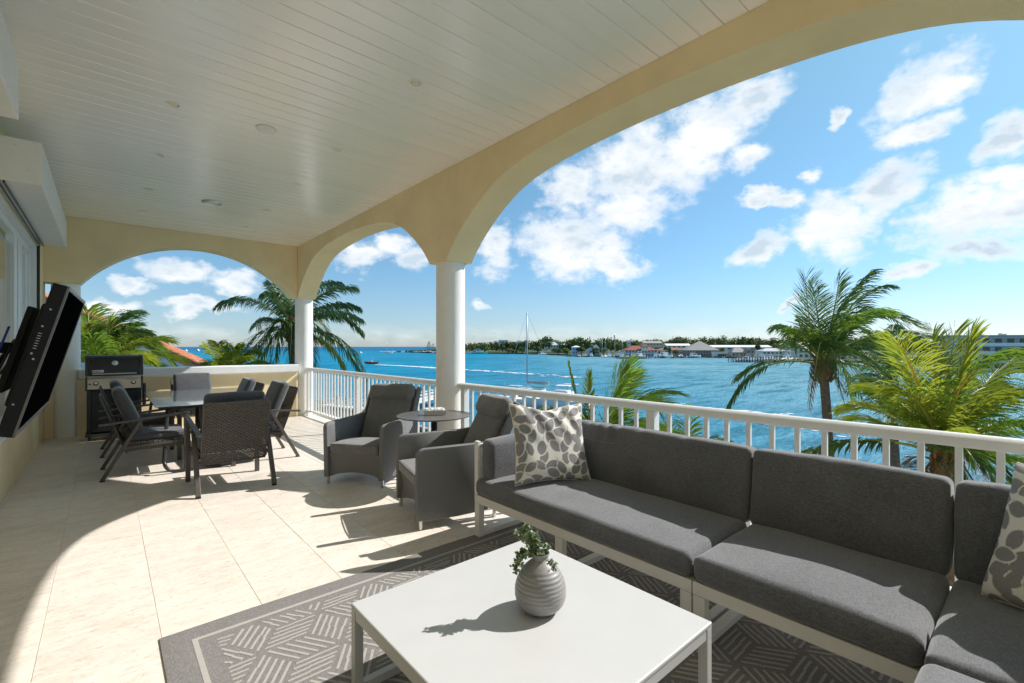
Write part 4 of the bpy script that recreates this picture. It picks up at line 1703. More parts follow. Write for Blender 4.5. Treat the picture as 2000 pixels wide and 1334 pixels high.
def water_mat():
    m = mat('sea_water', (.02, .2, .3), .12, spec=.5)
    t = m.node_tree
    L = t.links.new
    b = t.nodes['Principled BSDF']
    b.inputs['IOR'].default_value = 1.33
    geo = NN(t, 'ShaderNodeNewGeometry')

    def nz(scale, det, ro, st=(1, 1, 1), rot=0, dist=0):
        mp = NN(t, 'ShaderNodeMapping')
        mp.inputs['Scale'].default_value = st
        mp.inputs['Rotation'].default_value = (0, 0, rot)
        L(geo.outputs['Position'], mp.inputs[0])
        n = NN(t, 'ShaderNodeTexNoise')
        n.inputs['Scale'].default_value = scale
        n.inputs['Detail'].default_value = det
        n.inputs['Roughness'].default_value = ro
        n.inputs['Distortion'].default_value = dist
        L(mp.outputs[0], n.inputs[0])
        return n.outputs['Fac']

    def mr(src, a, b_, c=0, d=1, smooth=True):
        n = NN(t, 'ShaderNodeMapRange')
        if smooth:
            n.interpolation_type = 'SMOOTHSTEP'
        for i, v in enumerate((a, b_, c, d)):
            n.inputs[i + 1].default_value = v
        L(src, n.inputs[0])
        return n.outputs[0]

    def mix(f, a, c):
        n = NN(t, 'ShaderNodeMixRGB')
        L(f, n.inputs[0])
        for i, q in ((1, a), (2, c)):
            if isinstance(q, tuple):
                n.inputs[i].default_value = (*q, 1)
            else:
                L(q, n.inputs[i])
        return n.outputs[0]
    # paler towards +X, -Y: sandy shallows, plus sun-side glare put into the colour
    dt_ = NN(t, 'ShaderNodeVectorMath', operation='DOT_PRODUCT')
    L(geo.outputs['Position'], dt_.inputs[0])
    dt_.inputs[1].default_value = (CC, -CS, 0)
    shoal_glare = mr(dt_.outputs['Value'], -45, 95)
    along = NN(t, 'ShaderNodeVectorMath', operation='DOT_PRODUCT')
    L(geo.outputs['Position'], along.inputs[0])
    along.inputs[1].default_value = (CS, CC, 0)
    deep = mr(along.outputs['Value'], 420, 1500)
    patch = nz(.012, 5, .55, (1, 1, 1), 0, .5)
    c = mix(mr(patch, .35, .68), (.0, .18, .33), (.0, .24, .40))
    c2 = mix(mr(patch, .3, .7), (.12, .275, .345), (.19, .36, .43))
    c = mix(shoal_glare, c, c2)
    c = mix(deep, c, (.0, .11, .27))
    streak = nz(.10, 6, .62, (.35, 1.6, 1), AZ * 0 + R(-12))
    c = mix(mr(streak, .40, .72, 0, .38), c, (.10, .36, .45))
    dark = nz(.22, 5, .6, (.3, 1.5, 1), R(8))
    c = mix(mr(dark, .46, .70, 0, .72), c, (.0, .11, .17))
    chop = nz(.75, 6, .68, (.45, 1.7, 1), R(14))
    c = mix(mr(chop, .50, .72, 0, .55), c, (.005, .12, .18))
    c = mix(mr(nz(1.3, 5, .65, (.4, 1.6, 1), R(5)), .58, .75, 0, .5), c, (.30, .52, .58))
    L(c, b.inputs['Base Color'])
    w1 = nz(.9, 6, .62, (.6, 1.3, 1), R(20), .4)
    w2 = nz(.16, 4, .55, (.6, 1.4, 1), R(-15))
    ad = NN(t, 'ShaderNodeMath', operation='MULTIPLY_ADD')
    L(w2, ad.inputs[0])
    ad.inputs[1].default_value = 2.2
    L(w1, ad.inputs[2])
    bp = NN(t, 'ShaderNodeBump')
    bp.inputs['Strength'].default_value = .9
    bp.inputs['Distance'].default_value = .55
    L(ad.outputs[0], bp.inputs['Height'])
    L(bp.outputs[0], b.inputs['Normal'])
    df = NN(t, 'ShaderNodeBsdfDiffuse')
    L(c, df.inputs['Color'])
    L(bp.outputs[0], df.inputs['Normal'])
    gl = NN(t, 'ShaderNodeBsdfGlossy')
    gl.inputs['Roughness'].default_value = .18
    L(bp.outputs[0], gl.inputs['Normal'])
    fr = NN(t, 'ShaderNodeFresnel')
    fr.inputs[0].default_value = 1.33
    L(bp.outputs[0], fr.inputs['Normal'])
    ms = NN(t, 'ShaderNodeMixShader')
    L(mr(fr.outputs[0], 0, 1, .015, .17, False), ms.inputs[0])   # choppy water never reaches the mirror value
    L(df.outputs[0], ms.inputs[1])
    L(gl.outputs[0], ms.inputs[2])
    L(ms.outputs[0], t.nodes['Material Output'].inputs[0])
    return m


M_water = water_mat()
wa = MB().add([(-30000, -30000, ZW), (30000, -30000, ZW), (30000, 30000, ZW), (-30000, 30000, ZW)], [(0, 1, 2, 3)]).build('water', M_water)
tag(wa, kind='structure')

M_grass = mat('lawn', (.060, .095, .025), .9, var=.4, vscale=.8, bump=.5, bscale=5, bdist=.1)
M_sand = mat('sand', (.55, .48, .36), .9, var=.15, vscale=.3)
M_conc = mat('sea_wall_stone', (.36, .33, .28), .9, var=.3, vscale=1.5, bump=.3, bscale=6, bdist=.05)
M_wood = mat('dock_timber', (.20, .17, .14), .85, var=.4, vscale=3)
M_foam = mat('foam', (.80, .84, .86), .8, var=.12, vscale=2)


def land(name, poly, z, mat_, zb=ZW - 1, wall=None):
    """flat land with an upright edge; poly in (x,y), counter-clockwise not required"""
    bm = bmesh.new()
    vs_ = [bm.verts.new((x, y, z)) for x, y in poly]
    f = bm.faces.new(vs_)
    if f.normal.z < 0:
        f.normal_flip()
    r_ = bmesh.ops.extrude_face_region(bm, geom=[f])
    for v in [g for g in r_['geom'] if isinstance(g, bmesh.types.BMVert)]:
        v.co.z = zb
    bmesh.ops.recalc_face_normals(bm, faces=bm.faces)
    me = bpy.data.meshes.new(name)
    bm.to_mesh(me)
    bm.free()
    me.materials.append(mat_)
    o = bpy.data.objects.new(name, me)
    COL.objects.link(o)
    return tag(o, kind='structure')


def pt(px, t):
    p = at(px, 677, t)
    return (p.x, p.y)


near = [(-60, -60), (6, -60), (9, -12)] + [pt(px, t) for px, t in ((1990, 11), (1750, 13), (1500, 15.5), (1380, 17), (1250, 21), (1100, 27), (1000, 34), (900, 42), (760, 55), (650, 70), (560, 80), (430, 86))] + [(-60, 120)]
land('ground', near, ZG, M_grass)
# sea wall along that shore
swl = thing('sea_wall', 'low stone sea wall edging the garden below the terrace', 'sea wall', (*pt(1250, 21), ZG))
mb = MB(swl.location)
edge = near[2:-1]
for a, b_ in zip(edge[:-1], edge[1:]):
    mb.bar((*a, ZG + .1), (*b_, ZG + .1), .5, .5)
mb.build('wall', M_conc, swl)
lo_ = MB().box((XW - 6, -7.2, ZG), (3.45, 10.95, -.26)).build('house_body', M_stucco)
tag(lo_, 'yellow storeys of the house below the terrace floor', 'house')
lo_.name = 'seaside_house'

far = [pt(px, t) for px, t in ((905, 640), (930, 622), (1000, 610), (1060, 560), (1100, 500), (1180, 430), (1280, 420), (1345, 415), (1395, 400), (1432, 380), (1470, 330), (1560, 300), (1700, 270), (1850, 215), (2020, 170), (2400, 150))] + [(2500, -900), (3500, 900), (2600, 2600)] + [pt(900, 1500), pt(888, 700)]
land('far_shore', far, ZW + 1.3, M_grass)
beach = [pt(890, 650), pt(905, 632), pt(925, 617), pt(940, 614), pt(940, 622), pt(905, 645)]
land('beach', beach, ZW + 1.36, M_sand)

# --------------------------------------------------------------- foliage clumps
M_bush = [mat('dark_foliage', (.040, .075, .018), .8, var=.5, vscale=.5, col2=(.08, .13, .03), trans=.2),
          mat('mid_foliage', (.07, .12, .024), .8, var=.5, vscale=.5, col2=(.13, .18, .04), trans=.2),
          mat('olive_foliage', (.10, .12, .035), .8, var=.5, vscale=.5, col2=(.15, .15, .05), trans=.2)]
M_bark = mat('bark', (.16, .12, .09), .9, var=.4, vscale=3, stretch=(1, 1, 4))


def clump(mb, c, r, n, leaf, rr):
    """leaf-sized faces spread through a rounded crown"""
    c = Vector(c)
    for k in range(n):
        d = Vector((rr.gauss(0, 1), rr.gauss(0, 1), rr.gauss(0, 1))).normalized()
        q = rr.random() ** .4
        lump = .82 + .3 * noise.noise(d * 2.2 + c * .37)
        p = c + Vector((d.x * r[0], d.y * r[1], abs(d.z) * r[2] if rr.random() < .85 else d.z * r[2] * .5)) * q * lump
        nn = (d + Vector((rr.uniform(-.7, .7), rr.uniform(-.7, .7), rr.uniform(-.2, .9)))).normalized()
        a = nn.cross(Vector((rr.uniform(-1, 1), rr.uniform(-1, 1), rr.uniform(-1, 1)))).normalized() * leaf * rr.uniform(.6, 1.3)
        b_ = nn.cross(a).normalized() * leaf * rr.uniform(.5, 1.0)
        mb.add([p - a, p - b_, p + a, p + b_], [(0, 1, 2, 3)])


def tree(px, pyb, t, w_px, h_px, label, mk=0, n=260, leaf=.35, name='tree', cat='tree', zb=None, group='separate trees on the far shore'):
    base = at(px, pyb, t)
    if zb is not None:
        base.z = zb
    w, h = w_px * t / FPX, h_px * t / FPX
    tr_ = thing(name, label, cat, base, group=group)
    rr = random.Random(int(px * 13 + t))
    mb = MB()
    for k in range(4):
        clump(mb, (rr.uniform(-.25, .25) * w, rr.uniform(-.25, .25) * w, h * rr.uniform(.25, .5)), (w * .36, w * .36, h * .42), n // 4, leaf, rr)
    mb.build('crown', M_bush[mk], tr_)
    MB().tube([(0, 0, -.5), (.05 * w, 0, h * .3), (-.03 * w, .04 * w, h * .6)], [w * .05 + .1, w * .035 + .06, .05], 7).build('trunk', M_bark, tr_)
    return tr_


# continuous far woodland: one mass
rr = random.Random(21)  # woodland
mb = [MB(), MB(), MB()]
belt = [(905, 690, 648, 13), (960, 690, 645, 15), (1010, 690, 640, 16), (1060, 690, 620, 19), (1110, 690, 590, 18), (1160, 690, 580, 19), (1210, 690, 590, 18), (1260, 690, 660, 16), (1310, 690, 720, 22), (1360, 690, 740, 24), (1420, 690, 760, 24), (1480, 690, 760, 24), (1540, 690, 720, 25), (1600, 690, 640, 23), (1680, 690, 560, 18), (1760, 690, 500, 17), (1850, 690, 420, 15), (1950, 690, 330, 12)]
for k in range(600):
    i = rr.uniform(0, len(belt) - 1.001)
    a, b_ = belt[int(i)], belt[int(i) + 1]
    f = i - int(i)
    px = a[0] + (b_[0] - a[0]) * f
    t0 = a[2] + (b_[2] - a[2]) * f
    hh_ = a[3] + (b_[3] - a[3]) * f
    dep = rr.random() ** 1.4 * 160
    t_ = t0 + dep
    p = at(px, 677, t_)
    top = 1.28 * hh_ * (0.84 + .30 * noise.noise(Vector((px * .035, 3, 0))) + .10 * rr.random()) + dep * .012
    R_ = rr.uniform(5, 10)
    m_ = mb[min(2, int(rr.random() ** 1.5 * 3))]
    clump(m_, (p.x, p.y, ZW + 1 + top * .35), (R_, R_, top * .62), 95, 1.5, rr)
wd = mb[0].build('woodland', M_bush[0])
tag(wd, 'dark green woodland lining the far shore along the horizon', 'woodland', kind='stuff')
w2_ = mb[1].build('woodland', M_bush[1])
tag(w2_, 'mid green trees mixed through the woodland on the far shore', 'woodland', kind='stuff')
w3_ = mb[2].build('woodland', M_bush[2])
tag(w3_, 'olive green trees mixed through the woodland on the far shore', 'woodland', kind='stuff')

FT = [(992, 690, 612, 24, 13, 'round olive tree at the water, left of the yacht mast', 2), (1005, 691, 608, 16, 9, 'low light green bush at the waterline left of the mast', 1),
      (1020, 690, 600, 22, 17, 'dark round tree at the water just left of the mast', 0), (1050, 691, 560, 26, 19, 'dense dark tree right of the yacht mast', 0),
      (1072, 680, 590, 34, 17, 'broad flat-topped dark tree on the skyline right of the mast', 0), (1090, 692, 520, 26, 16, 'dark waterside tree below the white hip-roofed villa', 0),
      (1108, 693, 500, 22, 17, 'grey green tree left of the blue gabled house', 1), (1136, 692, 470, 20, 18, 'dark tree beside the blue gabled house', 0),
      (1160, 692, 455, 22, 18, 'dark tree between the two blue houses', 0), (1178, 693, 440, 20, 18, 'dark tree behind the moored yachts', 1),
      (1205, 680, 520, 34, 15, 'broad rounded tree on the skyline above the marina', 1), (1240, 677, 560, 24, 12, 'round tree left of the long grey-roofed house', 1),
      (1302, 690, 410, 15, 16, 'dark tree between the red roof and the pyramid roof', 0), (1318, 692, 405, 16, 11, 'bush beside the red-roofed clubhouse', 2),
      (1409, 690, 420, 14, 12, 'round dark tree right of the pyramid roof', 0), (1481, 684, 380, 11, 13, 'small dark tree before the long white roofs', 0),
      (1519, 681, 420, 24, 12, 'round tree beside the orange roof', 1), (1549, 678, 400, 34, 16, 'large round tree on the skyline near the right palm', 1)]
for (px, pyb, t_, w_, h_, lb, mk) in FT:
    tree(px, pyb, t_, w_, h_, lb, mk, 420, .9)


def conifer(px, pyb, t_, h_px, label, spread=.22, n=260):
    base = at(px, pyb, t_)
    h = h_px * t_ / FPX
    tr_ = thing('pine_tree', label, 'pine tree', base, group='tall pines rising above the far shore')
    rr2 = random.Random(int(px))
    mb_ = MB()
    for k in range(n):
        f = rr2.random()
        r_ = h * spread * (1 - f) ** .7 * rr2.uniform(.3, 1)
        a = rr2.uniform(0, 2 * PI)
        p = Vector((r_ * math.cos(a), r_ * math.sin(a), h * (.2 + .8 * f)))
        l = h * .05
        q = Vector((math.cos(a), math.sin(a), -.15)) * l
        s_ = Vector((-math.sin(a), math.cos(a), .2)) * l * .5
        mb_.add([p - q, p - s_, p + q, p + s_], [(0, 1, 2, 3)])
    mb_.build('crown', M_bush[0], tr_)
    MB().tube([(0, 0, -1), (0, 0, h * .95)], [h * .02, h * .006], 6).build('trunk', M_bark, tr_)


conifer(1152, 676, 520, 19, 'pointed dark pine above the white house behind the blue houses')
conifer(1191, 676, 520, 15, 'slim dark cypress above the marina trees', .10)
conifer(1200, 676, 520, 22, 'tall grey pine behind the tallest marina mast', .13)
conifer(964, 676, 700, 9, 'small pine left of the white villa on the skyline', .4)
conifer(838, 687, 700, 20, 'feathery pine at the end of the rocky spit beside the column', .42, 420)
conifer(846, 686, 690, 15, 'lower pine on the rocky spit nearest the column', .4, 300)
conifer(1340, 670, 700, 12, 'wind-bent pine on the skyline left of the pyramid roof', .5)
conifer(1483, 672, 760, 15, 'slim dark tree like a post on the right skyline', .08)

# --------------------------------------------------------------- far buildings
M_win = mat('window_dark', (.06, .08, .10), .2)
PAINT = {}


def paint(nm, c, rough=.75):
    if nm not in PAINT:
        PAINT[nm] = mat(nm, c, rough, var=.06, vscale=.6)
    return PAINT[nm]


def far_house(x0, x1, ytop, yeave, ybase, t_, wall_c, roof_c, label, shape='hip', floors=1, nwin=6, depth=None, name='house', cat='house', win_h=.45, ridge=.4, group='houses on the far shore'):
    k = t_ / FPX
    cx = (x0 + x1) / 2
    base = at(cx, ybase, t_)
    w = (x1 - x0) * k * 1.02
    he, ht = (ybase - yeave) * k, (ybase - ytop) * k
    dp = depth or max(7, w * .55)
    h_ = thing(name, label, cat, base, -AZ + 0, group=group)     # local x to the right, y away
    MB().box((-w / 2, 0, -2.5), (w / 2, dp, he)).build('wall', wall_c, h_)
    ov = .5
    if shape in ('hip', 'pyramid'):
        rg = w * (.5 - (.5 if shape == 'pyramid' else ridge * .5)) if shape == 'pyramid' else w * (.5 - ridge / 1)
        rx = 0.01 if shape == 'pyramid' else max(.5, w / 2 - dp * .5)
        a, b_ = w / 2 + ov, dp
        z0 = he + .02
        mb_ = MB().add([(-a, -ov, z0), (a, -ov, z0), (a, b_ + ov, z0), (-a, b_ + ov, z0), (-rx, dp / 2, ht), (rx, dp / 2, ht),
                        (-a, -ov, z0 - .25), (a, -ov, z0 - .25), (a, b_ + ov, z0 - .25), (-a, b_ + ov, z0 - .25)],
                       [(0, 1, 5, 4), (1, 2, 5), (2, 3, 4, 5), (3, 0, 4), (6, 7, 1, 0), (7, 8, 2, 1), (8, 9, 3, 2), (9, 6, 0, 3), (9, 8, 7, 6)])
    elif shape == 'gable':
        z0 = he + .02
        mb_ = MB().add([(-w / 2 - ov, -ov, z0), (w / 2 + ov, -ov, z0), (w / 2 + ov, dp + ov, z0), (-w / 2 - ov, dp + ov, z0), (-w / 2 - ov, dp / 2, ht), (w / 2 + ov, dp / 2, ht)],
                       [(0, 1, 5, 4), (2, 3, 4, 5), (0, 4, 3), (1, 2, 5), (3, 2, 1, 0)])
    elif shape == 'front_gable':
        z0 = he + .02
        mb_ = MB().add([(-w / 2 - .3, -ov, z0), (w / 2 + .3, -ov, z0), (w / 2 + .3, dp, z0), (-w / 2 - .3, dp, z0), (0, -ov, ht), (0, dp, ht)],
                       [(0, 1, 4), (1, 2, 5, 4), (2, 3, 5), (3, 0, 4, 5), (3, 2, 1, 0)])
    else:
        mb_ = MB().box((-w / 2 - .3, -.3, he + .01), (w / 2 + .3, dp + .3, max(ht, he + .4)))
    mb_.build('roof', roof_c, h_)
    fh = he / floors
    for f in range(floors):
        for i in range(nwin):
            ww = w / nwin * .5
            cxx = -w / 2 + w * (i + .5) / nwin
            z0 = fh * f + fh * .28
            MB().box((cxx - ww / 2, -.06, z0), (cxx + ww / 2, .05, z0 + fh * win_h)).build('window', M_win, h_)
    return h_


W_ = paint('house_white', (.78, .78, .76))
CR = paint('house_cream', (.66, .60, .48))
PK = paint('house_pink', (.55, .44, .40))
BL = paint('house_blue', (.42, .52, .66))
RT = paint('roof_red', (.30, .075, .045))
RG = paint('roof_grey', (.36, .33, .31))
RW = paint('roof_white', (.74, .76, .78))
RO_ = paint('roof_orange', (.55, .22, .12))
RGN = paint('roof_green', (.16, .22, .19))
RP = paint('roof_pinkgrey', (.47, .40, .37))
far_house(942, 956, 669, 672, 677, 660, RP, RP, 'small pinkish hip-roofed house on the skyline left of the white villa', nwin=3)
far_house(974, 992, 664, 666, 674, 660, W_, RW, 'square white villa with flat roof among trees left of the mast', 'flat', 2, 3, name='villa')
far_house(1006, 1022, 665, 669, 675, 650, W_, RGN, 'white house with dark green roof left of the yacht mast', 'hip', 1, 4)
far_house(1024, 1036, 667, 670, 675, 650, CR, RG, 'cream house partly behind the yacht mast', 'hip', 1, 3)
far_house(1064, 1091, 668, 674, 680, 600, W_, RW, 'white hip-roofed villa right of the yacht mast', 'hip', 1, 5, name='villa')
far_house(1094, 1108, 671, 674, 678, 600, CR, RW, 'small cream house beside the white hip-roofed villa', 'hip', 1, 3)
far_house(1118, 1134, 675, 678, 692, 470, BL, RW, 'pale blue house half hidden in trees at the waterside', 'hip', 2, 3)
far_house(1149, 1158, 679, 685, 692, 452, BL, BL, 'small blue gabled house behind the long dock', 'front_gable', 1, 1)
far_house(1159, 1171, 673, 680, 692, 455, BL, RW, 'tall blue gabled house behind the moored yachts', 'front_gable', 2, 2)
far_house(1154, 1166, 666, 669, 676, 600, W_, RW, 'white house on the skyline beside the pointed pine', 'hip', 1, 3)
far_house(1226, 1232, 667, 669, 673, 600, W_, RW, 'tiny white house on the skyline above the marina', 'flat', 1, 1)
far_house(1257, 1293, 666, 670, 675, 600, CR, RG, 'long cream house with grey roof on the skyline above the red roof', 'gable', 1, 6)
far_house(1222, 1283, 675, 684, 697, 415, paint('club_blue_grey', (.42, .46, .50)), RT, 'two-storey waterfront clubhouse with dark red hip roof', 'hip', 2, 10, name='clubhouse', cat='clubhouse', win_h=.6)
far_house(1254, 1266, 671.5, 676.5, 680, 412, CR, RT, 'small red-roofed lantern rising from the clubhouse roof', 'pyramid', 1, 2, name='roof_lantern', cat='roof lantern', depth=5)
far_house(1285, 1345, 679, 684, 693, 425, CR, paint('roof_brown_red', (.24, .10, .07)), 'long low building with brown red roof behind palms', 'hip', 1, 9)
far_house(1303, 1349, 671, 675, 680, 520, W_, RW, 'white long-roofed house behind the brown red roof', 'gable', 1, 5)
ph = far_house(1342, 1404, 665.5, 684, 697, 410, paint('pavilion_wall', (.30, .25, .23)), paint('pavilion_roof', (.42, .385, .34)), 'large waterfront pavilion with tall grey pyramid roof', 'pyramid', 2, 12, name='pavilion', cat='pavilion', win_h=.7)
far_house(1392, 1432, 687, 689, 698, 400, W_, RW, 'long white boundary wall by the water right of the pavilion', 'flat', 1, 1, name='white_wall', cat='wall', depth=1.5)
far_house(1391, 1445, 674, 678, 684, 520, W_, RW, 'long white metal-roofed shed right of the pavilion', 'gable', 1, 4, name='shed', cat='shed')
far_house(1447, 1508, 674, 678, 684, 520, W_, paint('roof_pale_green', (.62, .70, .66)), 'long pale green-roofed shed further right on the far shore', 'gable', 1, 4, name='shed', cat='shed')
far_house(1430, 1458, 679, 688, 697, 385, PK, RP, 'pink house with tan hip roof at the waterfront', 'hip', 1, 4)
far_house(1458, 1474, 681, 684, 697, 385, PK, RP, 'pink flat wing beside the tan-roofed house', 'flat', 2, 2)
far_house(1490, 1536, 680, 686, 700, 350, W_, paint('roof_lilac', (.50, .48, .52)), 'white two-storey house with lilac grey hip roof behind the right dock', 'hip', 2, 6)
far_house(1538, 1562, 685, 686, 701, 345, W_, RW, 'white flat-roofed building at the right end of the marina', 'flat', 2, 4)
far_house(1521, 1541, 670, 676, 681, 420, CR, RO_, 'cream house with orange roof above the marina', 'hip', 1, 3)
far_house(1560, 1600, 672, 679, 700, 330, W_, RW, 'white two-storey house with white roof just left of the tall palm', 'hip', 2, 4)
far_house(1640, 1700, 678, 686, 704, 300, W_, RG, 'pale house seen through the fronds of the tall palm', 'hip', 2, 5)

# apartment block at the right edge
ab = thing('apartment_block', 'white balconied apartment block with flat roof at the right edge', 'apartment block', at(1960, 724, 178), -AZ + R(-14), group=None)
k = 178 / FPX
bw_ = 160 * k
for f in range(4):
    z0 = f * 3.25
    MB().box((-14, 3, z0), (bw_ - 8, 14, z0 + 2.9)).build('wall', paint('apartment_wall', (.62, .62, .66)), ab)
    MB().box((-15.5, 0, z0 + 2.9), (bw_ - 7, 14.5, z0 + 3.24)).build('balcony_slab', W_, ab)
    MB().box((-15.5, 0, z0 - .0), (bw_ - 7, .12, z0 + .9)).build('parapet', W_, ab)
    for i in range(9):
        x = -12.5 + i * 3.9
        MB().box((x, 2.93, z0 + .25), (x + 2.2, 3.06, z0 + 2.5)).build('window', M_win, ab)
MB().box((-19, -1.5, 13.0), (bw_ - 5, 15.5, 13.6)).build('roof', paint('flat_roof_edge', (.34, .28, .26)), ab)
for x in (2, 14, 19):
    MB().cbox((x, 4, 13.6), (x + 1.6, 6, 14.4), .1).build('roof_unit', M_silver, ab)

# --------------------------------------------------------------- docks and boats
def dock(x0, x1, py, t_, label, wid=5, hgt=1.1, n=14, rails=False):
    a = at(x0, 677, t_)
    b_ = at(x1, 677, t_)
    a.z = b_.z = ZW
    d_ = thing('dock', label, 'dock', (a + b_) / 2, -AZ, group='timber docks on the far shore')
    w = (b_ - a).length
    nb = 24
    p0 = None
    for i in range(nb):
        x = -w / 2 + w * i / nb
        if p0 is None:
            p0 = MB().box((0, 0, hgt - .14), (w / nb - .06, wid, hgt)).build('plank', M_wood, d_)
            p0.location = (x, 0, 0)
        else:
            inst(p0, d_, (x, 0, random.uniform(-.02, .02)))
    q0 = None
    for i in range(n):
        x = -w / 2 + .2 + (w - .4) * i / (n - 1)
        for yy in (.2, wid - .2):
            if q0 is None:
                q0 = MB().tube([(0, 0, -2), (0, 0, hgt + (1.0 if not rails else 2.2))], .2, 7).build('piling', M_wood, d_)
                q0.location = (x, yy, 0)
            else:
                inst(q0, d_, (x, yy, random.uniform(-.5, .2)))
    return d_


dock(1108, 1160, 697, 425, 'long low dock at the left of the far marina')
dock(1207, 1272, 701, 362, 'dock with many pilings in front of the red-roofed clubhouse')
dock(1280, 1345, 699, 385, 'dock to the left of the pyramid-roofed pavilion')
dock(1431, 1545, 708, 280, 'tall timber dock at the right of the far marina', 6, 1.6, 22, True)
dock(1345, 1425, 698, 392, 'quay below the pyramid-roofed pavilion and white wall', 3, .8)

M_hull = mat('white_hull', (.80, .81, .82), .3)
M_hullb = mat('dark_hull_stripe', (.03, .06, .12), .4)
M_teal = mat('teal_canvas', (.03, .22, .24), .8)
M_canv = mat('grey_canvas', (.42, .42, .45), .8)


def hull_mb(Lh, B, H, org=None):
    """boat hull, bow towards +x"""
    mb_ = MB()
    n = 12
    prof_ = []
    vs_, fs_ = [], []
    for i in range(n + 1):
        f = i / n
        x = -Lh / 2 + Lh * f
        bw__ = B / 2 * (1 - max(0, (f - .45) / .55) ** 2.2) * (.86 + .14 * min(1, f * 3))
        sh = H * (1 + .35 * max(0, f - .4) / .6)
        ke = -.35 * H + .5 * H * max(0, (f - .75) / .25) ** 2
        vs_ += [(x, -bw__, sh), (x, -bw__ * .82, sh * .25), (x, 0, ke), (x, bw__ * .82, sh * .25), (x, bw__, sh), (x, bw__ * .9, sh - .02), (x, -bw__ * .9, sh - .02)]
    for i in range(n):
        for k_ in range(7):
            k2 = (k_ + 1) % 7
            fs_.append((i * 7 + k_, i * 7 + k2, i * 7 + 7 + k2, i * 7 + 7 + k_))
    fs_.append(tuple(range(7)))
    fs_.append(tuple(n * 7 + k_ for k_ in range(7))[::-1])
    mb_.add(vs_, fs_)
    return mb_


def motor_boat(px, t_, Lh, head, label, style=0, hullm=None, group='motor boats moored at the far docks', z=ZW + .1):
    p = at(px, 677, t_)
    b_ = thing('motor_boat', label, 'boat', (p.x, p.y, z), -AZ + R(head), group=group)
    B, H = Lh * .3, Lh * .11
    hull_mb(Lh, B, H).build('hull', hullm or M_hull, b_, smooth=True, angle=40)
    mb_ = MB()
    if style == 0:      # cabin cruiser
        mb_.prism([(H, -Lh * .25), (H * 2.3, -Lh * .2), (H * 2.3, Lh * .02), (H * 1.1, Lh * .24)], -B * .34, B * .34, 1)
        mb_.build('cabin', M_hull, b_)
        MB().box((-Lh * .19, -B * .35, H * 1.5), (Lh * .04, B * .35, H * 1.95)).build('window', M_win, b_)
        MB().box((-Lh * .22, -B * .3, H * 2.9), (-Lh * .02, B * .3, H * 3.0)).build('hard_top', M_hull, b_)
        mp_ = MB()
        for (x, y_) in ((-.2, -.25), (-.2, .25), (-.04, -.25), (-.04, .25)):
            mp_.tube([(Lh * x, B * y_, H * 2.2), (Lh * x, B * y_, H * 2.9)], .04, 5)
        mp_.build('top_frame', M_silver, b_)
    else:               # open boat with console and T-top
        mb_.cbox((-Lh * .08, -B * .16, H * .8), (Lh * .06, B * .16, H * 1.9), .1)
        mb_.build('console', M_hull, b_)
        MB().box((-Lh * .16, -B * .3, H * 3.1), (Lh * .10, B * .3, H * 3.2)).build('canopy', M_canv, b_)
        mp_ = MB()
        for (x, y_) in ((-.12, -.22), (-.12, .22), (.06, -.22), (.06, .22)):
            mp_.tube([(Lh * x, B * y_, H), (Lh * x, B * y_, H * 3.1)], .035, 5)
        mp_.build('top_frame', M_silver, b_)
        MB().cbox((-Lh * .54, -.25, H * .3), (-Lh * .48, .25, H * 1.5), .08).build('outboard', M_blackm, b_)
    return b_


mboats = [(1215, 372, 11, 80, 'white cruiser at the left end of the clubhouse dock', 0), (1226, 375, 9, 90, 'small open boat second from the left at the clubhouse dock', 1), (1236, 374, 10, 70, 'small cruiser at the middle of the clubhouse dock', 0),
          (1247, 376, 13, 100, 'larger cruiser before the clubhouse windows', 0), (1259, 377, 9, 85, 'open boat below the right end of the red roof', 1), (1280, 392, 10, 80, 'white cruiser just right of the clubhouse', 0),
          (1296, 392, 15, 95, 'tallest white cruiser between clubhouse and pavilion', 0), (1312, 393, 9, 85, 'small boat left of the pavilion behind pilings', 1), (1330, 395, 11, 75, 'white boat with canvas top left of the pavilion', 1),
          (1356, 398, 11, 20, 'white cruiser lying along the quay below the pavilion', 0), (1206, 405, 12, 90, 'dark-hulled motor yacht left of the clubhouse', 0), (1190, 410, 10, 80, 'small cruiser beside the mast sailboats', 0),
          (1130, 432, 8, 60, 'small open boat on the left dock', 1), (1143, 432, 9, 110, 'small white boat at the middle of the left dock', 1), (1155, 431, 9, 80, 'white boat at the right end of the left dock', 0),
          (1443, 296, 9, 80, 'white boat at the left end of the tall right dock', 1), (1458, 297, 10, 95, 'cruiser second along the tall right dock', 0), (1472, 298, 9, 80, 'open boat before the pink flat wing', 1),
          (1487, 299, 11, 100, 'white cruiser before the lilac-roofed house', 0), (1504, 300, 10, 85, 'pale boat right of the lilac-roofed house', 0), (1519, 300, 9, 90, 'small white boat near the palm at the right dock', 1),
          (1535, 300, 11, 75, 'white cruiser at the right end of the tall dock', 0), (1421, 391, 8, 30, 'small boat below the long white wall', 1), (1060, 545, 9, 30, 'small white cruiser on the grass point right of the mast', 0),
          (925, 612, 13, 170, 'white motor yacht on the beach by the column', 0), (937, 611, 16, 10, 'green-hulled boat beside the white motor yacht near the beach', 0)]
M_hgreen = mat('green_hull', (.35, .55, .38), .4)
for (px, t_, Lh, head, lb, st) in mboats:
    motor_boat(px, t_, Lh * 1.3, head, lb, st, M_hgreen if 'green' in lb else (M_hullb if 'dark-hulled' in lb else None))


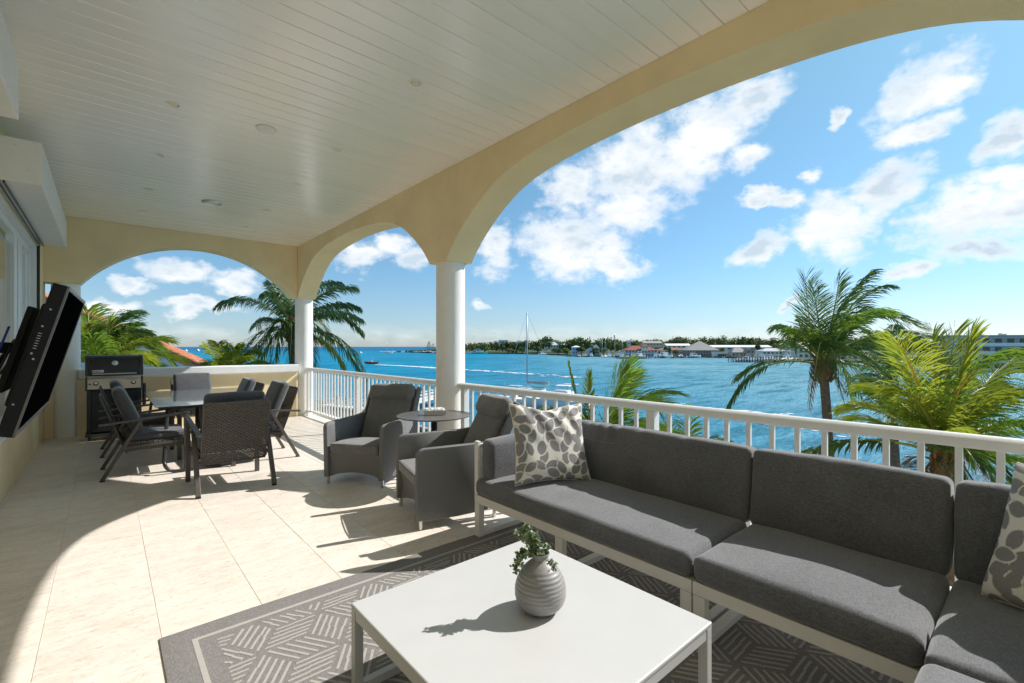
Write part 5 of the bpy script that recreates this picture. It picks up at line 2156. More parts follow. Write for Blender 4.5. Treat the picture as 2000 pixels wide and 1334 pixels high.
def sail_boat(px, t_, Lh, mast, head, label, cover=None, group='sailboats moored in the far marina'):
    p = at(px, 677, t_)
    b_ = thing('sailboat', label, 'sailboat', (p.x, p.y, ZW + .1), -AZ + R(head), group=group)
    B, H = Lh * .26, Lh * .075
    hull_mb(Lh, B, H).build('hull', M_hull, b_, smooth=True, angle=40)
    MB().cushion((0, 0, H * 1.3), (Lh * .42, B * .5, H * .9), H * .25, (0, 0, 0), 2, 2).build('coachroof', M_hull, b_, smooth=True)
    MB().tube([(Lh * .06, 0, H), (Lh * .06, 0, mast)], [Lh * .009, Lh * .005], 8).build('mast', M_silver, b_, smooth=True)
    MB().tube([(Lh * .06, 0, H + 1.3), (-Lh * .3, 0, H + 1.4)], Lh * .011, 8).build('boom', cover or M_canv, b_, smooth=True)
    mp_ = MB()
    for e_ in ((Lh * .49, 0, H * 1.3), (-Lh * .49, 0, H), (Lh * .05, B * .48, H), (Lh * .05, -B * .48, H)):
        mp_.tube([e_, (Lh * .06, 0, mast * .98)], .018, 4)
    mp_.tube([(Lh * .06, -B * .35, mast * .5), (Lh * .06, B * .35, mast * .5)], .03, 4)
    mp_.build('rigging', M_silver, b_)
    return b_


sail_boat(1182, 418, 11, 19, 60, 'far sailboat with slanting furled sail behind the left dock')
sail_boat(1176, 425, 9, 14, 70, 'far sailboat with the shortest mast at the left dock')
sail_boat(1201, 415, 12, 22, 80, 'far sailboat with the tallest mast in the marina')
sail_boat(1216, 420, 10, 19, 75, 'far sailboat mast left of the red-roofed clubhouse')
sail_boat(758, 700, 13, 18, 170, 'tiny white sailboat off the tip of the rocky spit', group=None)

# the yacht with the tall mast in the channel
yp = at(1037, 677, 86)
yt = thing('sailing_yacht', 'white sailing yacht with one tall grey mast moored beyond the railing', 'sailing yacht', (yp.x, yp.y, ZW + .1), -AZ + R(150))
Lh, B, H = 12.5, 3.7, .95
hull_mb(Lh, B, H).build('hull', M_hull, yt, smooth=True, angle=40)
MB().box((-Lh * .45, -B * .5 - .0, .12), (-Lh * .1, -B * .5 + .02, .3)).build('stripe', M_hullb, yt)
MB().cushion((-.1, 0, 1.35), (5.2, 2.0, .7), .25, (0, 0, 0), 3, 4).build('coachroof', M_hull, yt, smooth=True)
MB().box((-1.8, -1.01, 1.3), (1.8, 1.01, 1.5)).build('window', M_win, yt)
mh = 15.9
MB().tube([(.8, 0, .9), (.8, 0, mh)], [.13, .085], 10).build('mast', mat('mast_grey', (.34, .38, .44), .4, metal=.4), yt, smooth=True)
MB().tube([(.8, 0, 2.6), (-3.6, 0, 2.5)], .07, 8).build('boom', M_silver, yt, smooth=True)
MB().cushion((-1.5, 0, 2.85), (4.3, .32, .55), .15, (0, 0, 0), 3, 6, None, .05, 1).build('sail_cover', M_canv, yt, smooth=True)
MB().box((-3.0, -.9, 2.0), (-.5, .9, 2.08)).build('bimini', M_teal, yt)
mp_ = MB()
for e_ in ((6.1, 0, 1.25), (-6.1, 0, 1.0), (.7, 1.75, 1.0), (.7, -1.75, 1.0)):
    mp_.tube([e_, (.8, 0, mh * .985)], .02, 4)
for z_ in (6.5, 11.0):
    mp_.tube([(.8, -.9, z_), (.8, .9, z_)], .03, 5)
mp_.build('rigging', M_silver, yt)
mp_ = MB()
for s_ in (-1, 1):
    mp_.tube([(-5.8, s_ * 1.5, 1.7), (-2, s_ * 1.85, 1.75), (3, s_ * 1.6, 1.9), (5.9, s_ * .15, 2.1)], .025, 5)
    for x in (-5.8, -4, -2, 0, 2, 4):
        mp_.tube([(x, s_ * 1.6, .9), (x, s_ * 1.6, 1.75)], .02, 4)
mp_.tube([(-6.1, -1.5, 1.0), (-6.1, -1.5, 2.6), (-6.1, 1.5, 2.6), (-6.1, 1.5, 1.0)], .04, 5)
mp_.build('guard_rail', M_silver, yt)
NB = 'boats at the private jetty below the railing'
motor_boat(1003, 77, 8.5, 150, 'white boat with blue canopy between the headrest and the mast, below the handrail', 1, group=NB, z=ZW + .1)
motor_boat(1085, 72, 10.5, 160, 'white cruiser nearest the leaf print pillow, below the handrail', 0, group=NB, z=ZW + .1)
motor_boat(1112, 78, 9, 155, 'white open boat right of the yacht hull, below the handrail', 1, group=NB, z=ZW + .1)

# red speedboat and its wake
motor_boat(725, 254, 7.2, 186, 'small white and red speedboat trailing a long white wake', 1, mat('red_hull', (.5, .05, .05), .4), group=None, z=ZW + .35)
for (px, py, Lh, lb) in ((363, 686, 12, 'distant white motorboat throwing spray near the orange roof'), (386, 685.5, 14, 'distant white sport boat right of the spray near the orange roof'), (703, 690, 8, 'tiny distant boat above the speedboat')):
    t_ = 9.5 * FPX / (py - 677)
    motor_boat(px, t_, Lh, 150, lb, 0, group=None)


def foam(name, pts, w0, w1, n, label, sz=.5, seed=1):
    """ragged flecks of foam lying on the water along a line"""
    rr2 = random.Random(seed)
    mb_ = MB()
    for k_ in range(n):
        f = rr2.random()
        i = f * (len(pts) - 1)
        a, b_ = pts[int(i)], pts[min(len(pts) - 1, int(i) + 1)]
        p = Vector(a).lerp(Vector(b_), i - int(i))
        w = w0 + (w1 - w0) * f
        d = (Vector(b_) - Vector(a)).normalized() if b_ != a else Vector((1, 0))
        nrm = Vector((-d.y, d.x))
        p = p + nrm * rr2.gauss(0, .35) * w
        l = sz * rr2.uniform(.5, 2.2) * (1.4 - f * .8)
        q = [(math.cos(a_) * l * rr2.uniform(.7, 1.3), math.sin(a_) * l * .45 * rr2.uniform(.6, 1.3)) for a_ in (0, 1.05, 2.1, 3.14, 4.2, 5.2)]
        z_ = ZW + .05 + rr2.random() * .06
        mb_.add([(p.x + d.x * u - nrm.x * 0 + nrm.x * v, p.y + d.y * u + nrm.y * v, z_) for u, v in q], [tuple(range(6))])
    o = mb_.build(name, M_foam)
    return tag(o, label, 'foam', kind='stuff')


def seapt(px, py):
    p = atz(px, py, ZW)
    return (p.x, p.y)


foam('wake_foam', [seapt(737, 712.5), seapt(790, 715), seapt(850, 718.5), seapt(905, 722.5)], 1.2, 4, 900, 'white wake of the speedboat crossing behind the column', .9, 2)
foam('wake_foam', [seapt(905, 722), seapt(980, 727), seapt(1060, 732), seapt(1140, 738)], 3, 6, 110, 'fading pale wake streak right of the column', .9, 3)
foam('water_foam', [seapt(1385, 805), seapt(1480, 812), seapt(1560, 826), seapt(1700, 842), seapt(1760, 850)], 6, 5, 1100, 'churned white foam seen between the balusters behind the sofa', .32, 4)
foam('water_foam', [seapt(1280, 790), seapt(1390, 800)], 4, 4, 120, 'thin foam behind the middle railing post', .3, 5)

# rocky spit
rr = random.Random(8)
M_rock = mat('pale_rock', (.52, .48, .43), .9, var=.35, vscale=.6)
mb_ = MB()
for k_ in range(260):
    f = rr.random()
    px = 742 + 112 * f
    t_ = 850 - 170 * f + rr.uniform(-6, 6)
    p = at(px, 677, t_)
    s_ = rr.uniform(.8, 2.3) * (.6 + .9 * f)
    c = Vector((p.x, p.y, ZW + rr.uniform(0, 1.5) * (.4 + f)))
    vs_ = [c + Vector((math.sin(a_) * math.cos(b2), math.sin(a_) * math.sin(b2), math.cos(a_) * .7)) * s_ * rr.uniform(.7, 1.25) for a_, b2 in ((0, 0), (1.2, 0), (1.2, 1.3), (1.2, 2.5), (1.2, 3.8), (1.2, 5.1))]
    mb_.add(vs_, [(0, 1, 2), (0, 2, 3), (0, 3, 4), (0, 4, 5), (0, 5, 1)])
tag(mb_.build('rocks', M_rock), 'pale boulders of the low rocky spit left of the white column', 'rocks', kind='stuff')

# scrub on the spit
rr = random.Random(31)
mb_ = MB()
for k_ in range(46):
    f = rr.random() ** .6
    px = 775 + 80 * f
    p = at(px, 677, 790 - 95 * f)
    r__ = 1.6 + 3.2 * f
    clump(mb_, (p.x, p.y, ZW + .8), (r__ * 1.5, r__ * 1.5, r__ * 1.2), 60, .9, rr)
tag(mb_.build('scrub', M_bush[0]), 'low dark scrub growing along the rocky spit left of the column', 'scrub', kind='stuff')

# --------------------------------------------------------------- palms
def leaf_mat(nm, c1, c2, tr_=.4, rough=.42):
    return mat(nm, c1, rough, var=.3, vscale=1.6, col2=c2, rnd=.16, trans=tr_, spec=.3, lo=.3, hi=.7)


ML_dark = leaf_mat('palm_leaf_dark', (.065, .135, .03), (.14, .20, .045), .42)
ML_blue = leaf_mat('palm_leaf_deep', (.045, .11, .045), (.095, .16, .06), .35)
ML_yel = leaf_mat('palm_leaf_yellow', (.23, .32, .03), (.38, .39, .04), .5)
ML_mid = leaf_mat('palm_leaf_fresh', (.12, .24, .03), (.24, .33, .04), .48)
ML_dead = leaf_mat('palm_leaf_dry', (.32, .15, .06), (.42, .25, .12), .2)
M_rach = mat('frond_midrib', (.33, .33, .06), .5)
M_rachy = mat('frond_midrib_orange', (.55, .33, .04), .5)
M_trunk = mat('palm_trunk', (.20, .15, .12), .95, var=.5, vscale=7, stretch=(1, 1, 3), bump=.9, bscale=16, bdist=.03)
M_fibre = mat('palm_fibre', (.27, .13, .06), .95, var=.55, vscale=12, bump=.9, bscale=30, bdist=.03)
WIND = Vector((CC, -CS, 0)) * 1.0


def frond(palm, org, P0, P1, P2, ml, mr_, n=46, ll=.55, lw=.034, droop=.5, wind=.25, seed=0, up=None, vee=.6, start=.16, comb=0):
    n = int(n * 1.3)
    lw = lw * .95
    ll = ll * 1.08
    wind = wind * .6
    rr2 = random.Random(seed)
    P0, P1, P2 = Vector(P0), Vector(P1), Vector(P2)

    def B(t):
        return P0 * (1 - t) ** 2 + P1 * 2 * t * (1 - t) + P2 * t * t

    def D(t):
        return ((P1 - P0) * 2 * (1 - t) + (P2 - P1) * 2 * t).normalized()
    Lc = sum((B((i + 1) / 20) - B(i / 20)).length for i in range(20))
    mb_ = MB(org)
    side_ref = None
    for i in range(n):
        t = start + (1 - start) * (i + rr2.uniform(-.3, .3)) / n
        t = min(1, max(0, t))
        p, d = B(t), D(t)
        upv = Vector(up) if up else Vector((0, 0, 1))
        s_ = d.cross(upv)
        if s_.length < .15:
            s_ = d.cross(Vector((CS, CC, 0)))
        s_.normalize()
        nrm = s_.cross(d).normalized()
        prof_ = math.sin(PI * min(1, (.12 + .80 * (t - start) / (1 - start)))) ** .55
        for sg in (-1, 1):
            if rr2.random() < .04:
                continue
            l = ll * prof_ * rr2.uniform(.82, 1.1)
            dirv = (s_ * sg * (1.0 - .55 * t) + d * (.45 + .75 * t) + nrm * vee * (.5 - .35 * t)).normalized()
            dirv = (dirv + WIND * wind * rr2.uniform(.7, 1.3) + Vector((rr2.gauss(0, .10), rr2.gauss(0, .10), rr2.gauss(0, .10)))).normalized()
            g = Vector((0, 0, -1))
            p1 = p + dirv * l * .45
            d2 = (dirv + g * droop * rr2.uniform(.7, 1.3) + WIND * wind * .6).normalized()
            p2 = p1 + d2 * l * .35
            d3 = (d2 + g * droop * 1.2 * rr2.uniform(.6, 1.3) + WIND * wind * .5).normalized()
            p3 = p2 + d3 * l * .28
            wv = d.lerp(nrm, .35).normalized()
            w0, w1, w2 = lw * .5, lw * .62, lw * .42
            mb_.add([p - wv * w0 * .5, p + wv * w0 * .5, p1 - wv * w1, p1 + wv * w1, p2 - wv * w2, p2 + wv * w2, p3],
                    [(0, 1, 3, 2), (2, 3, 5, 4), (4, 5, 6)])
    fo = mb_.build('frond', ml, palm)
    pts = [B(i / 14) for i in range(15)]
    r0 = .02 + Lc * .006
    MB(org).tube(pts, [r0 * (1 - .85 * i / 14) for i in range(15)], 6).build('midrib', mr_, fo, smooth=True)
    return fo


def palm(label, cpx, cpy, t, fronds, trunk, ml, mr_, base_z=ZG, extra=0, fl=2.4, tr=.14, n=46, ll=.55, lw=.034, droop=.5, wind=.25, seed=0, name='palm_tree', heart=True, vee=.6):
    """fronds: list of (mid px,py, tip px,py, depth offset mid, depth offset tip[, overrides])"""
    c = at(cpx, cpy, t)
    foot = at(trunk[0], 677, t + (trunk[1] if len(trunk) > 1 else 0))
    foot.z = base_z
    pl = thing(name, label, 'palm tree', foot, group='coconut palms around the terrace')
    org = Vector(foot)
    k = t / FPX
    pts, rs = [], []
    for i in range(15):
        f = i / 14
        p = foot.lerp(c, f) + Vector((CC, -CS, 0)) * .25 * math.sin(f * PI)
        pts.append(p)
        rs.append(tr * (1.25 - .35 * f) * (1 + .03 * (i % 2)))
    MB(org).tube(pts, rs, 14).build('trunk', M_trunk, pl, smooth=True)
    if heart:
        mb_ = MB(org)
        rr2 = random.Random(seed)
        mb_.lathe([(tr * .9, -.55), (tr * 1.35, -.30), (tr * 1.45, -.05), (tr * 1.0, .2), (tr * .4, .5)], c, 14)
        for q in range(26):
            a = rr2.uniform(0, 2 * PI)
            z_ = rr2.uniform(-.5, .15)
            o_ = Vector((math.cos(a), math.sin(a), 0))
            b0_ = c + o_ * tr * 1.4 + Vector((0, 0, z_))
            mb_.tube([b0_, b0_ + o_ * .12 + Vector((0, 0, .16)), b0_ + o_ * .16 + Vector((0, 0, .28))], [.045, .03, .01], 5)
        mb_.build('fibre', M_fibre, pl)
    for i, fr in enumerate(fronds):
        mx_, my_, tx, ty, dm, dt2 = fr[:6]
        ov = dict(fr[6]) if len(fr) > 6 else {}
        st = ov.pop('st', (cpx, cpy))
        P0 = at(st[0], st[1], t)
        P1 = at(mx_, my_, t + dm)
        P2 = at(tx, ty, t + dt2)
        kw = dict(n=n, ll=ll, lw=lw, droop=droop, wind=wind, vee=vee)
        mlx = ov.pop('ml', ml)
        mrx = ov.pop('mr', mr_)
        kw.update(ov)
        frond(pl, org, P0, P1, P2, mlx, mrx, seed=seed * 50 + i, **kw)
    rr3 = random.Random(seed + 400)
    for i in range(extra):
        a_ = 2 * PI * (i * .618 + rr3.uniform(-.05, .05))
        el_ = R(rr3.uniform(5, 78))
        hd = Vector((math.cos(a_), math.sin(a_), 0))
        L_ = fl * rr3.uniform(.85, 1.12)
        P1 = c + (hd * math.cos(el_) + Vector((0, 0, math.sin(el_)))) * L_ * .58
        P2 = P1 + (hd * (.55 + .3 * math.cos(el_)) + Vector((CC, -CS, 0)) * .18 + Vector((0, 0, -.75 + .75 * math.sin(el_)))) * L_ * .5
        frond(pl, org, c, P1, P2, rr3.choice((ml, ml, ML_mid if ml is not ML_blue else ML_blue)), mr_, seed=seed * 90 + i, n=n, ll=ll, lw=lw, droop=droop * rr3.uniform(.8, 1.6), wind=wind, vee=vee)
    return pl


# A: tall palm right of centre
palm('tall windswept palm with slender trunk rising behind the sofa, right of centre', 1607, 712, 13.5, [
    (1470, 680, 1421, 797, .4, .8, dict(droop=1.0, wind=.0, ll=.62, start=.42, vee=-.2)),
    (1575, 640, 1574, 540, -.3, -.6, dict(droop=.15, wind=.25)),
    (1600, 620, 1588, 560, .5, .9, dict(droop=.2)),
    (1628, 620, 1640, 540, .2, .2, dict(droop=.2, ll=.62)),
    (1622, 600, 1700, 532, -.2, -.4, dict(wind=.5)),
    (1655, 560, 1735, 560, .4, .5, dict(wind=.5)),
    (1670, 570, 1800, 640, -.3, -.5, dict(wind=.6, droop=.35)),
    (1700, 560, 1765, 640, .5, 1.0, dict(wind=.55)),
    (1700, 620, 1840, 668, .0, -.2, dict(wind=.7, droop=.25)),
    (1690, 640, 1790, 740, .3, .7, dict(wind=.5)),
    (1660, 650, 1735, 760, -.5, -.9, dict(wind=.4, droop=.7)),
    (1640, 640, 1665, 800, .2, .0, dict(droop=.6, ml=ML_mid, start=.3)),
    (1555, 600, 1552, 690, .1, .2, dict(wind=.0, ll=.4, droop=.7, n=30)),
    (1580, 640, 1560, 620, .9, 1.4, dict(ll=.4)),
    (1607, 610, 1590, 742, -.6, -.9, dict(droop=.8, ll=.6, vee=-.1)),
    (1625, 630, 1640, 752, -.8, -1.0, dict(droop=.8, ll=.6)),
    (1650, 690, 1690, 790, .7, 1.2, dict(droop=.8)),
    (1650, 610, 1690, 600, 1.1, 1.9, dict()),
    (1640, 655, 1700, 700, 1.2, 2.0, dict(droop=.5)),
    (1590, 700, 1580, 800, .2, .4, dict(ml=ML_dead, mr=M_fibre, droop=1.0, ll=.35, n=30)),
    (1630, 705, 1650, 790, .3, .5, dict(ml=ML_dead, mr=M_fibre, droop=1.0, ll=.35, n=26)),
], (1602, 0), ML_dark, M_rach, tr=.125, n=46, ll=.70, lw=.028, droop=.45, wind=.3, seed=1, extra=9, fl=2.5)

# B: bright yellow-green palm at the right
palm('bright yellow green palm filling the right edge beyond the railing', 1842, 890, 8.6, [
    (1790, 720, 1752, 668, -.2, -.4, dict(mr=M_rachy)),
    (1800, 760, 1700, 660, .4, .9, dict(ml=ML_mid)),
    (1828, 760, 1822, 652, .1, .2, dict(droop=.1)),
    (1845, 760, 1866, 645, .3, .5, dict(droop=.1)),
    (1862, 770, 1900, 650, -.1, -.2, dict(droop=.15)),
    (1852, 700, 1985, 692, -.5, -.9, dict(mr=M_rachy, ml=ML_mid, droop=.5, ll=.55, start=.3)),
    (1900, 740, 2030, 668, .6, 1.0, dict()),
    (1930, 760, 2090, 740, .0, .2, dict(ml=ML_mid, droop=.5)),
    (1920, 800, 2070, 830, .4, .8, dict(ml=ML_mid, droop=.5)),
    (1900, 830, 2010, 850, .9, 1.5, dict(ml=ML_mid)),
    (1790, 800, 1715, 770, .5, 1.0, dict(ml=ML_mid, droop=.6)),
    (1770, 830, 1745, 840, -.3, -.5, dict(ml=ML_mid, droop=.8, ll=.5)),
    (1770, 770, 1700, 740, .9, 1.7, dict(ml=ML_dark, droop=.7)),
    (1690, 830, 1556, 890, .6, .9, dict(ml=ML_dark, droop=.9, vee=-.2, wind=.0, ll=.5, start=.3)),
    (1900, 850, 1990, 985, -.6, -1.0, dict(ml=ML_dark, mr=M_rachy, droop=.7, start=.3)),
    (1960, 860, 2080, 960, .2, .4, dict(ml=ML_mid, droop=.6)),
    (1860, 850, 1900, 960, -.9, -1.2, dict(ml=ML_dark, droop=.8)),
    (1815, 870, 1765, 905, .2, .3, dict(ml=ML_dead, mr=M_fibre, n=16, ll=.28, st=(1835, 925), vee=1.0, droop=.1)),
    (1805, 890, 1770, 945, .1, .2, dict(ml=ML_dead, mr=M_fibre, n=16, ll=.25, st=(1835, 935), droop=.1)),
    (1815, 905, 1790, 960, .0, .1, dict(ml=ML_dead, mr=M_fibre, n=14, ll=.25, st=(1838, 945), droop=.1)),
    (1840, 800, 1845, 700, 1.2, 2.2, dict(ml=ML_mid)),
    (1800, 900, 1760, 1010, -.2, -.4, dict(ml=ML_dead, mr=M_fibre, droop=1.0)), (1880, 880, 1930, 1000, .5, .9, dict(ml=ML_dead, mr=M_fibre, droop=1.0)),
    (1890, 780, 1950, 720, 1.4, 2.4, dict(ml=ML_dark)),
], (1842, 0), ML_yel, M_rach, tr=.13, n=52, ll=.62, lw=.028, droop=.35, wind=.22, seed=2, extra=13, fl=2.35)

# C: low palm behind the sofa back, centre
palm('low fresh green palm with upright spears behind the railing, left of centre on the sofa', 1165, 905, 9.5, [
    (1190, 790, 1216, 722, .1, .2, dict(ll=.75, droop=.1, wind=.35, n=56, vee=.9)),
    (1200, 790, 1225, 740, -.3, -.5, dict(ll=.7, droop=.3, wind=.45)),
    (1190, 775, 1285, 790, .15, .3, dict(ll=.8, droop=.15, wind=.5, vee=1.0)),
    (1215, 800, 1300, 840, .1, .1, dict(ll=.6, droop=.5)),
    (1150, 840, 1100, 830, -.1, -.3, dict(ll=.45)),
    (1210, 750, 1325, 770, .4, .8, dict(ll=.6, droop=.2, wind=.4)),
    (1240, 780, 1340, 880, -.2, -.3, dict(ll=.6, droop=.3)),
    (1260, 850, 1330, 905, .5, .8, dict()),
    (1250, 830, 1300, 870, .9, 1.4, dict()),
    (1170, 820, 1195, 850, -.4, -.8, dict(droop=.6)),
    (1130, 830, 1070, 800, .3, .6, dict(ll=.4)),
    (1110, 850, 1020, 790, .9, 1.9, dict(ll=.35, n=30, ml=ML_dark)),
    (1330, 810, 1395, 880, 1.4, 2.0, dict(ml=ML_dark, ll=.4)),
    (1128, 800, 1111, 710, 0, 0, dict(n=26, ll=.20, lw=.05, wind=.0, droop=-.35, vee=.2, start=.3, mr=ML_yel)),
    (1142, 800, 1150, 724, .1, .1, dict(n=30, ll=.24, lw=.05, wind=.05, droop=-.3, vee=.2, start=.3)),
], (1165, 0), ML_mid, M_rach, tr=.13, n=44, ll=.55, lw=.03, droop=.35, wind=.3, seed=3, heart=False, extra=5, fl=1.5)
palm('small palm whose frond tips show between balusters right of the middle post', 1345, 905, 11, [
    (1385, 845, 1412, 866, 0, .1, dict(n=34)), (1310, 850, 1285, 800, .2, .4, dict(n=30, ml=ML_dark)), (1350, 850, 1335, 800, 0, 0, dict(n=30)),
    (1400, 880, 1440, 900, .4, .6, dict(n=30)), (1300, 880, 1270, 900, .1, .3, dict(n=30)),
], (1345, 0), ML_mid, M_rach, tr=.1, ll=.45, droop=.4, wind=.3, seed=4, heart=False)

# D: dark feathery palm behind the corner column
palm('dark feathery palm behind the white corner column', 568, 640, 17.5, [
    (500, 560, 430, 598, .3, .6, dict(droop=.9, wind=-.1)),
    (545, 570, 527, 552, .8, 1.4, dict(droop=.3, ll=.55)),
    (575, 580, 560, 540, .2, .5, dict(droop=.3)),
    (612, 560, 686, 562, -.3, -.5, dict(droop=.7, wind=-.05)),
    (630, 585, 694, 600, .4, .7, dict(droop=.9, wind=0)),
    (655, 590, 703, 648, .0, .1, dict(droop=1.0, wind=0, ll=.7)),
    (660, 640, 703, 722, -.4, -.6, dict(droop=1.0, wind=0)),
    (640, 660, 672, 722, .3, .5, dict(droop=1.0, wind=0, ml=ML_dark)),
    (548, 600, 535, 712, -.6, -.8, dict(droop=.9, wind=0, ll=.75, ml=ML_dark)),
    (572, 610, 566, 716, -.8, -1.2, dict(droop=.9, wind=0, ll=.75)),
    (590, 620, 612, 715, -.4, -.4, dict(droop=.9, wind=0)),
    (520, 640, 487, 690, .5, .9, dict(droop=.8, wind=0)),
    (540, 630, 505, 712, .2, .2, dict(droop=.9, wind=0, ml=ML_dark)),
    (600, 600, 640, 660, 1.2, 2.0, dict(droop=.8)),
    (530, 610, 500, 640, 1.2, 2.0, dict(droop=.8)),
], (568, 0), ML_blue, M_rach, tr=.16, n=50, ll=.80, lw=.04, droop=.8, wind=0, seed=5, vee=.7, extra=4, fl=3.0)

# E: bright palm at the left in front of the orange roof
palm('bright wind-blown palm in front of the orange tiled roof at the left', 200, 725, 13.5, [
    (225, 600, 300, 690, .2, .3, dict(ml=ML_dark, wind=.4)), (250, 610, 335, 712, .5, .9, dict(ml=ML_mid)), (200, 620, 260, 610, -.2, -.3, dict(ml=ML_dark, wind=.5)),
    (170, 640, 172, 605, .2, .4, dict(ml=ML_mid)), (180, 660, 165, 640, -.3, -.6, dict()), (205, 670, 215, 635, .1, .2, dict()), (225, 660, 250, 640, .3, .3, dict(ml=ML_mid)),
    (240, 670, 285, 705, -.4, -.6, dict()), (160, 690, 120, 660, .2, .5, dict()), (255, 690, 320, 722, .8, 1.2, dict(ml=ML_mid)), (190, 690, 180, 660, -.6, -1.0, dict(ml=ML_mid)),
    (215, 640, 280, 650, .9, 1.5, dict(ml=ML_dark, wind=.5)), (235, 650, 310, 680, 1.0, 1.8, dict(ml=ML_mid, wind=.4)), (175, 650, 200, 650, .8, 1.2, dict()),
], (200, 0), ML_yel, M_rach, tr=.14, n=44, ll=.70, lw=.034, droop=.4, wind=.3, seed=6, extra=5, fl=2.0)
palm('low bright palm crown just above the parapet, left of the corner column', 452, 735, 16.5, [
    (415, 690, 408, 682, 0, 0, dict()), (432, 680, 425, 672, .3, .5, dict()), (452, 675, 458, 680, -.2, -.4, dict()), (478, 680, 500, 690, .2, .3, dict()),
    (490, 700, 520, 712, .5, .8, dict()), (425, 700, 402, 715, .2, .3, dict(ml=ML_mid)), (450, 690, 440, 690, .9, 1.5, dict(ml=ML_mid)), (470, 690, 482, 700, -.5, -.9, dict()), (440, 700, 430, 712, -.5, -.9, dict()),
], (452, 0), ML_yel, M_rach, tr=.13, n=40, ll=.5, lw=.04, droop=.4, wind=.2, seed=7)
palm('shaded palm crown between the tall palm and the yellow green palm', 1735, 742, 15.5, [
    (1700, 680, 1650, 690, 0, 0, dict()), (1720, 660, 1700, 650, .4, .8, dict()), (1745, 660, 1790, 660, .1, .2, dict()), (1770, 690, 1820, 700, .4, .9, dict()),
    (1690, 720, 1665, 760, -.2, -.3, dict()), (1730, 690, 1720, 800, -.5, -.8, dict()), (1770, 740, 1800, 800, .2, .4, dict()), (1740, 650, 1745, 635, .9, 1.5, dict()),
    (1700, 700, 1690, 730, 1.0, 1.8, dict(ml=ML_mid)), (1760, 670, 1790, 730, 1.0, 1.8, dict(ml=ML_mid)),
], (1735, 0), ML_dark, M_rach, tr=.13, n=40, ll=.6, lw=.035, droop=.6, wind=.3, seed=8)

# --------------------------------------------------------------- neighbour's tiled roof
M_tiler = mat('terracotta_tile', (.52, .17, .075), .85, var=.35, vscale=2.5, col2=(.66, .29, .15), rnd=.16)
nh = thing('neighbour_house', 'neighbouring house with orange barrel-tiled roof sloping down to the right', 'house', at(200, 760, 19))
NO = Vector(nh.location)
A_, Bp = at(60, 566, 21.5), at(398, 713, 18.0)
slope = (Bp - A_)
Ls = slope.length
sd = slope.normalized()
back_ = Vector((CS * .55 - CC * .2, CC * .75, 0)).normalized()
back_ = (back_ - sd * back_.dot(sd)).normalized()
upn = back_.cross(sd).normalized()
if upn.z < 0:
    upn = -upn
MB(NO).add([A_ - upn * .1, Bp - upn * .1, Bp + back_ * 1.0 - upn * .12, A_ + back_ * 1.0 - upn * .12, A_ - upn * .3, Bp - upn * .3, Bp + back_ * 1.0 - upn * .3, A_ + back_ * 1.0 - upn * .3],
           [(0, 1, 2, 3), (7, 6, 5, 4), (0, 4, 5, 1), (1, 5, 6, 2), (2, 6, 7, 3), (3, 7, 4, 0)]).build('roof', M_tiler, nh)
rfo = nh.children[-1]
# barrel tiles: the rake row and rows behind it
tile0 = None
nrow, pitch = int(Ls / .40), .40
for row in range(4):
    for i in range(nrow):
        o_ = A_ + sd * (i * pitch) + back_ * (row * .26 + .06) - upn * .06
        if tile0 is None:
            mb_ = MB()
            vs_, fs_ = [], []
            for (x, r_) in ((0, .115), (.43, .135)):
                for q in range(7):
                    a_ = PI * q / 6
                    vs_.append((x, math.cos(a_) * r_, math.sin(a_) * r_ + x * .03))
            for q in range(6):
                fs_.append((q, q + 1, 8 + q, 7 + q))
            fs_.append(tuple(range(7, 14)))
            mb_.add(vs_, fs_)
            tile0 = mb_.build('roof_tile', M_tiler, rfo)
            tl = tile0
        else:
            tl = tile0.copy()
            COL.objects.link(tl)
            tl.parent = rfo
        tl.matrix_local = Matrix(((sd.x, back_.x, upn.x, o_.x - NO.x), (sd.y, back_.y, upn.y, o_.y - NO.y), (sd.z, back_.z, upn.z, o_.z - NO.z), (0, 0, 0, 1))) @ Matrix.Rotation(random.uniform(-.03, .03), 4, 'Z')
mb_ = MB(NO)
mb_.add([A_ - upn * .30 - back_ * .02, Bp - upn * .30 - back_ * .02, Bp - upn * .52 - back_ * .02, A_ - upn * .52 - back_ * .02,
         A_ - upn * .30 + back_ * .06, Bp - upn * .30 + back_ * .06, Bp - upn * .52 + back_ * .06, A_ - upn * .52 + back_ * .06],
        [(3, 2, 1, 0), (4, 5, 6, 7), (0, 1, 5, 4), (2, 3, 7, 6), (1, 2, 6, 5), (3, 0, 4, 7)])
mb_.build('fascia', W_, nh)
MB(NO).add([A_ + back_ * .98 - upn * .12, Bp + back_ * .98 - upn * .12, Bp + back_ * 6 - Vector((0, 0, 3.2)), A_ + back_ * 6 - Vector((0, 0, 3.2))], [(0, 1, 2, 3)]).build('roof', M_tiler, nh)
mb_ = MB(NO)
q0, q1 = A_ + back_ * .5 - upn * .3, Bp + back_ * .5 - upn * .3 - sd * .8
mb_.add([q0, q1, (q1.x, q1.y, ZG), (q0.x, q0.y, ZG), q0 + back_ * .4, q1 + back_ * .4, (q1.x + back_.x * .4, q1.y + back_.y * .4, ZG), (q0.x + back_.x * .4, q0.y + back_.y * .4, ZG)],
        [(3, 2, 1, 0), (1, 2, 6, 5), (0, 4, 7, 3), (4, 5, 6, 7)])
mb_.build('wall', W_, nh)

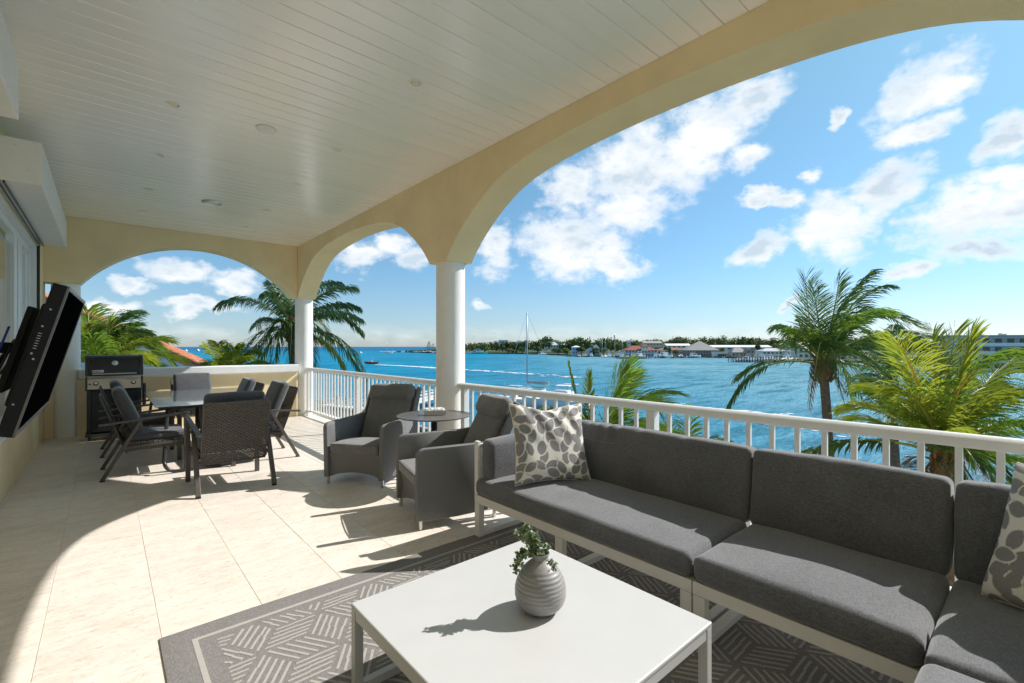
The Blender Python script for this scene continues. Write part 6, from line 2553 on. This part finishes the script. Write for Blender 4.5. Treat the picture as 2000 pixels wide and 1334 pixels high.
# white jetty with railings and shrubs, seen through the far railing
jt = thing('jetty', 'white railed jetty seen between the balusters near the corner column', 'jetty', (*pt(700, 62), ZW))
jo = Vector(jt.location)
a, b_ = Vector((*pt(735, 60), ZW + 1.3)), Vector((*pt(860, 78), ZW + 1.3))
MB(jo).bar(a, b_, 2.4, .2).build('deck', W_, jt)
a2, b2 = Vector((*pt(640, 66), ZW + 1.3)), Vector((*pt(735, 60), ZW + 1.3))
MB(jo).bar(a2, b2, 2.0, .2).build('deck', W_, jt)
mb_ = MB(jo)
for (p, q) in ((a, b_), (a2, b2)):
    d = (q - p).normalized()
    sdv = Vector((-d.y, d.x, 0)) * 1.0
    for s_ in (-1, 1):
        for zz in (.5, 1.0):
            mb_.bar(p + sdv * s_ + Vector((0, 0, zz)), q + sdv * s_ + Vector((0, 0, zz)), .08, .08)
        L_ = (q - p).length
        for i in range(int(L_ / 1.2) + 1):
            o_ = p + d * i * 1.2 + sdv * s_
            mb_.bar(o_ + Vector((0, 0, .1)), o_ + Vector((0, 0, 1.05)), .1, .1)
mb_.build('railing', W_, jt)
mb_ = MB(jo)
for (p, q) in ((a, b_), (a2, b2)):
    for i in range(6):
        o_ = p.lerp(q, i / 5)
        mb_.tube([(o_.x, o_.y, ZW - 1), (o_.x, o_.y, ZW + 2.6)], .16, 7)
mb_.build('pilings', M_wood, jt, kind=None)
for (px, t_, w_, h_, lb, mk) in ((640, 48, 60, 26, 'green shrub seen through the left part of the far railing', 1), (672, 44, 50, 30, 'bright shrub beside the middle post of the far railing', 1), (700, 50, 40, 22, 'low shrub right of the middle post of the far railing', 0),
                                 (615, 52, 50, 24, 'dark shrub beside the corner column through the railing', 0), (918, 36, 30, 24, 'bright shrub right of the near column through the railing', 1)):
    tree(px, 800, t_, w_, h_ * 1.5, lb, mk, 700, .22, 'shrub', 'shrub', ZG, 'shrubs in the garden below')
lamp_ = thing('lamp_post', 'slim dark lamp post on the jetty seen through the railing', 'lamp post', (*pt(716, 62), ZW + 1.3))
MB().tube([(0, 0, 0), (0, 0, 3.4)], .06, 8).build('post', M_blackm, lamp_)
MB().lathe([(.1, 3.4), (.2, 3.5), (.18, 3.8), (.05, 3.95)], n=10).build('lantern', M_blackm, lamp_, smooth=True)
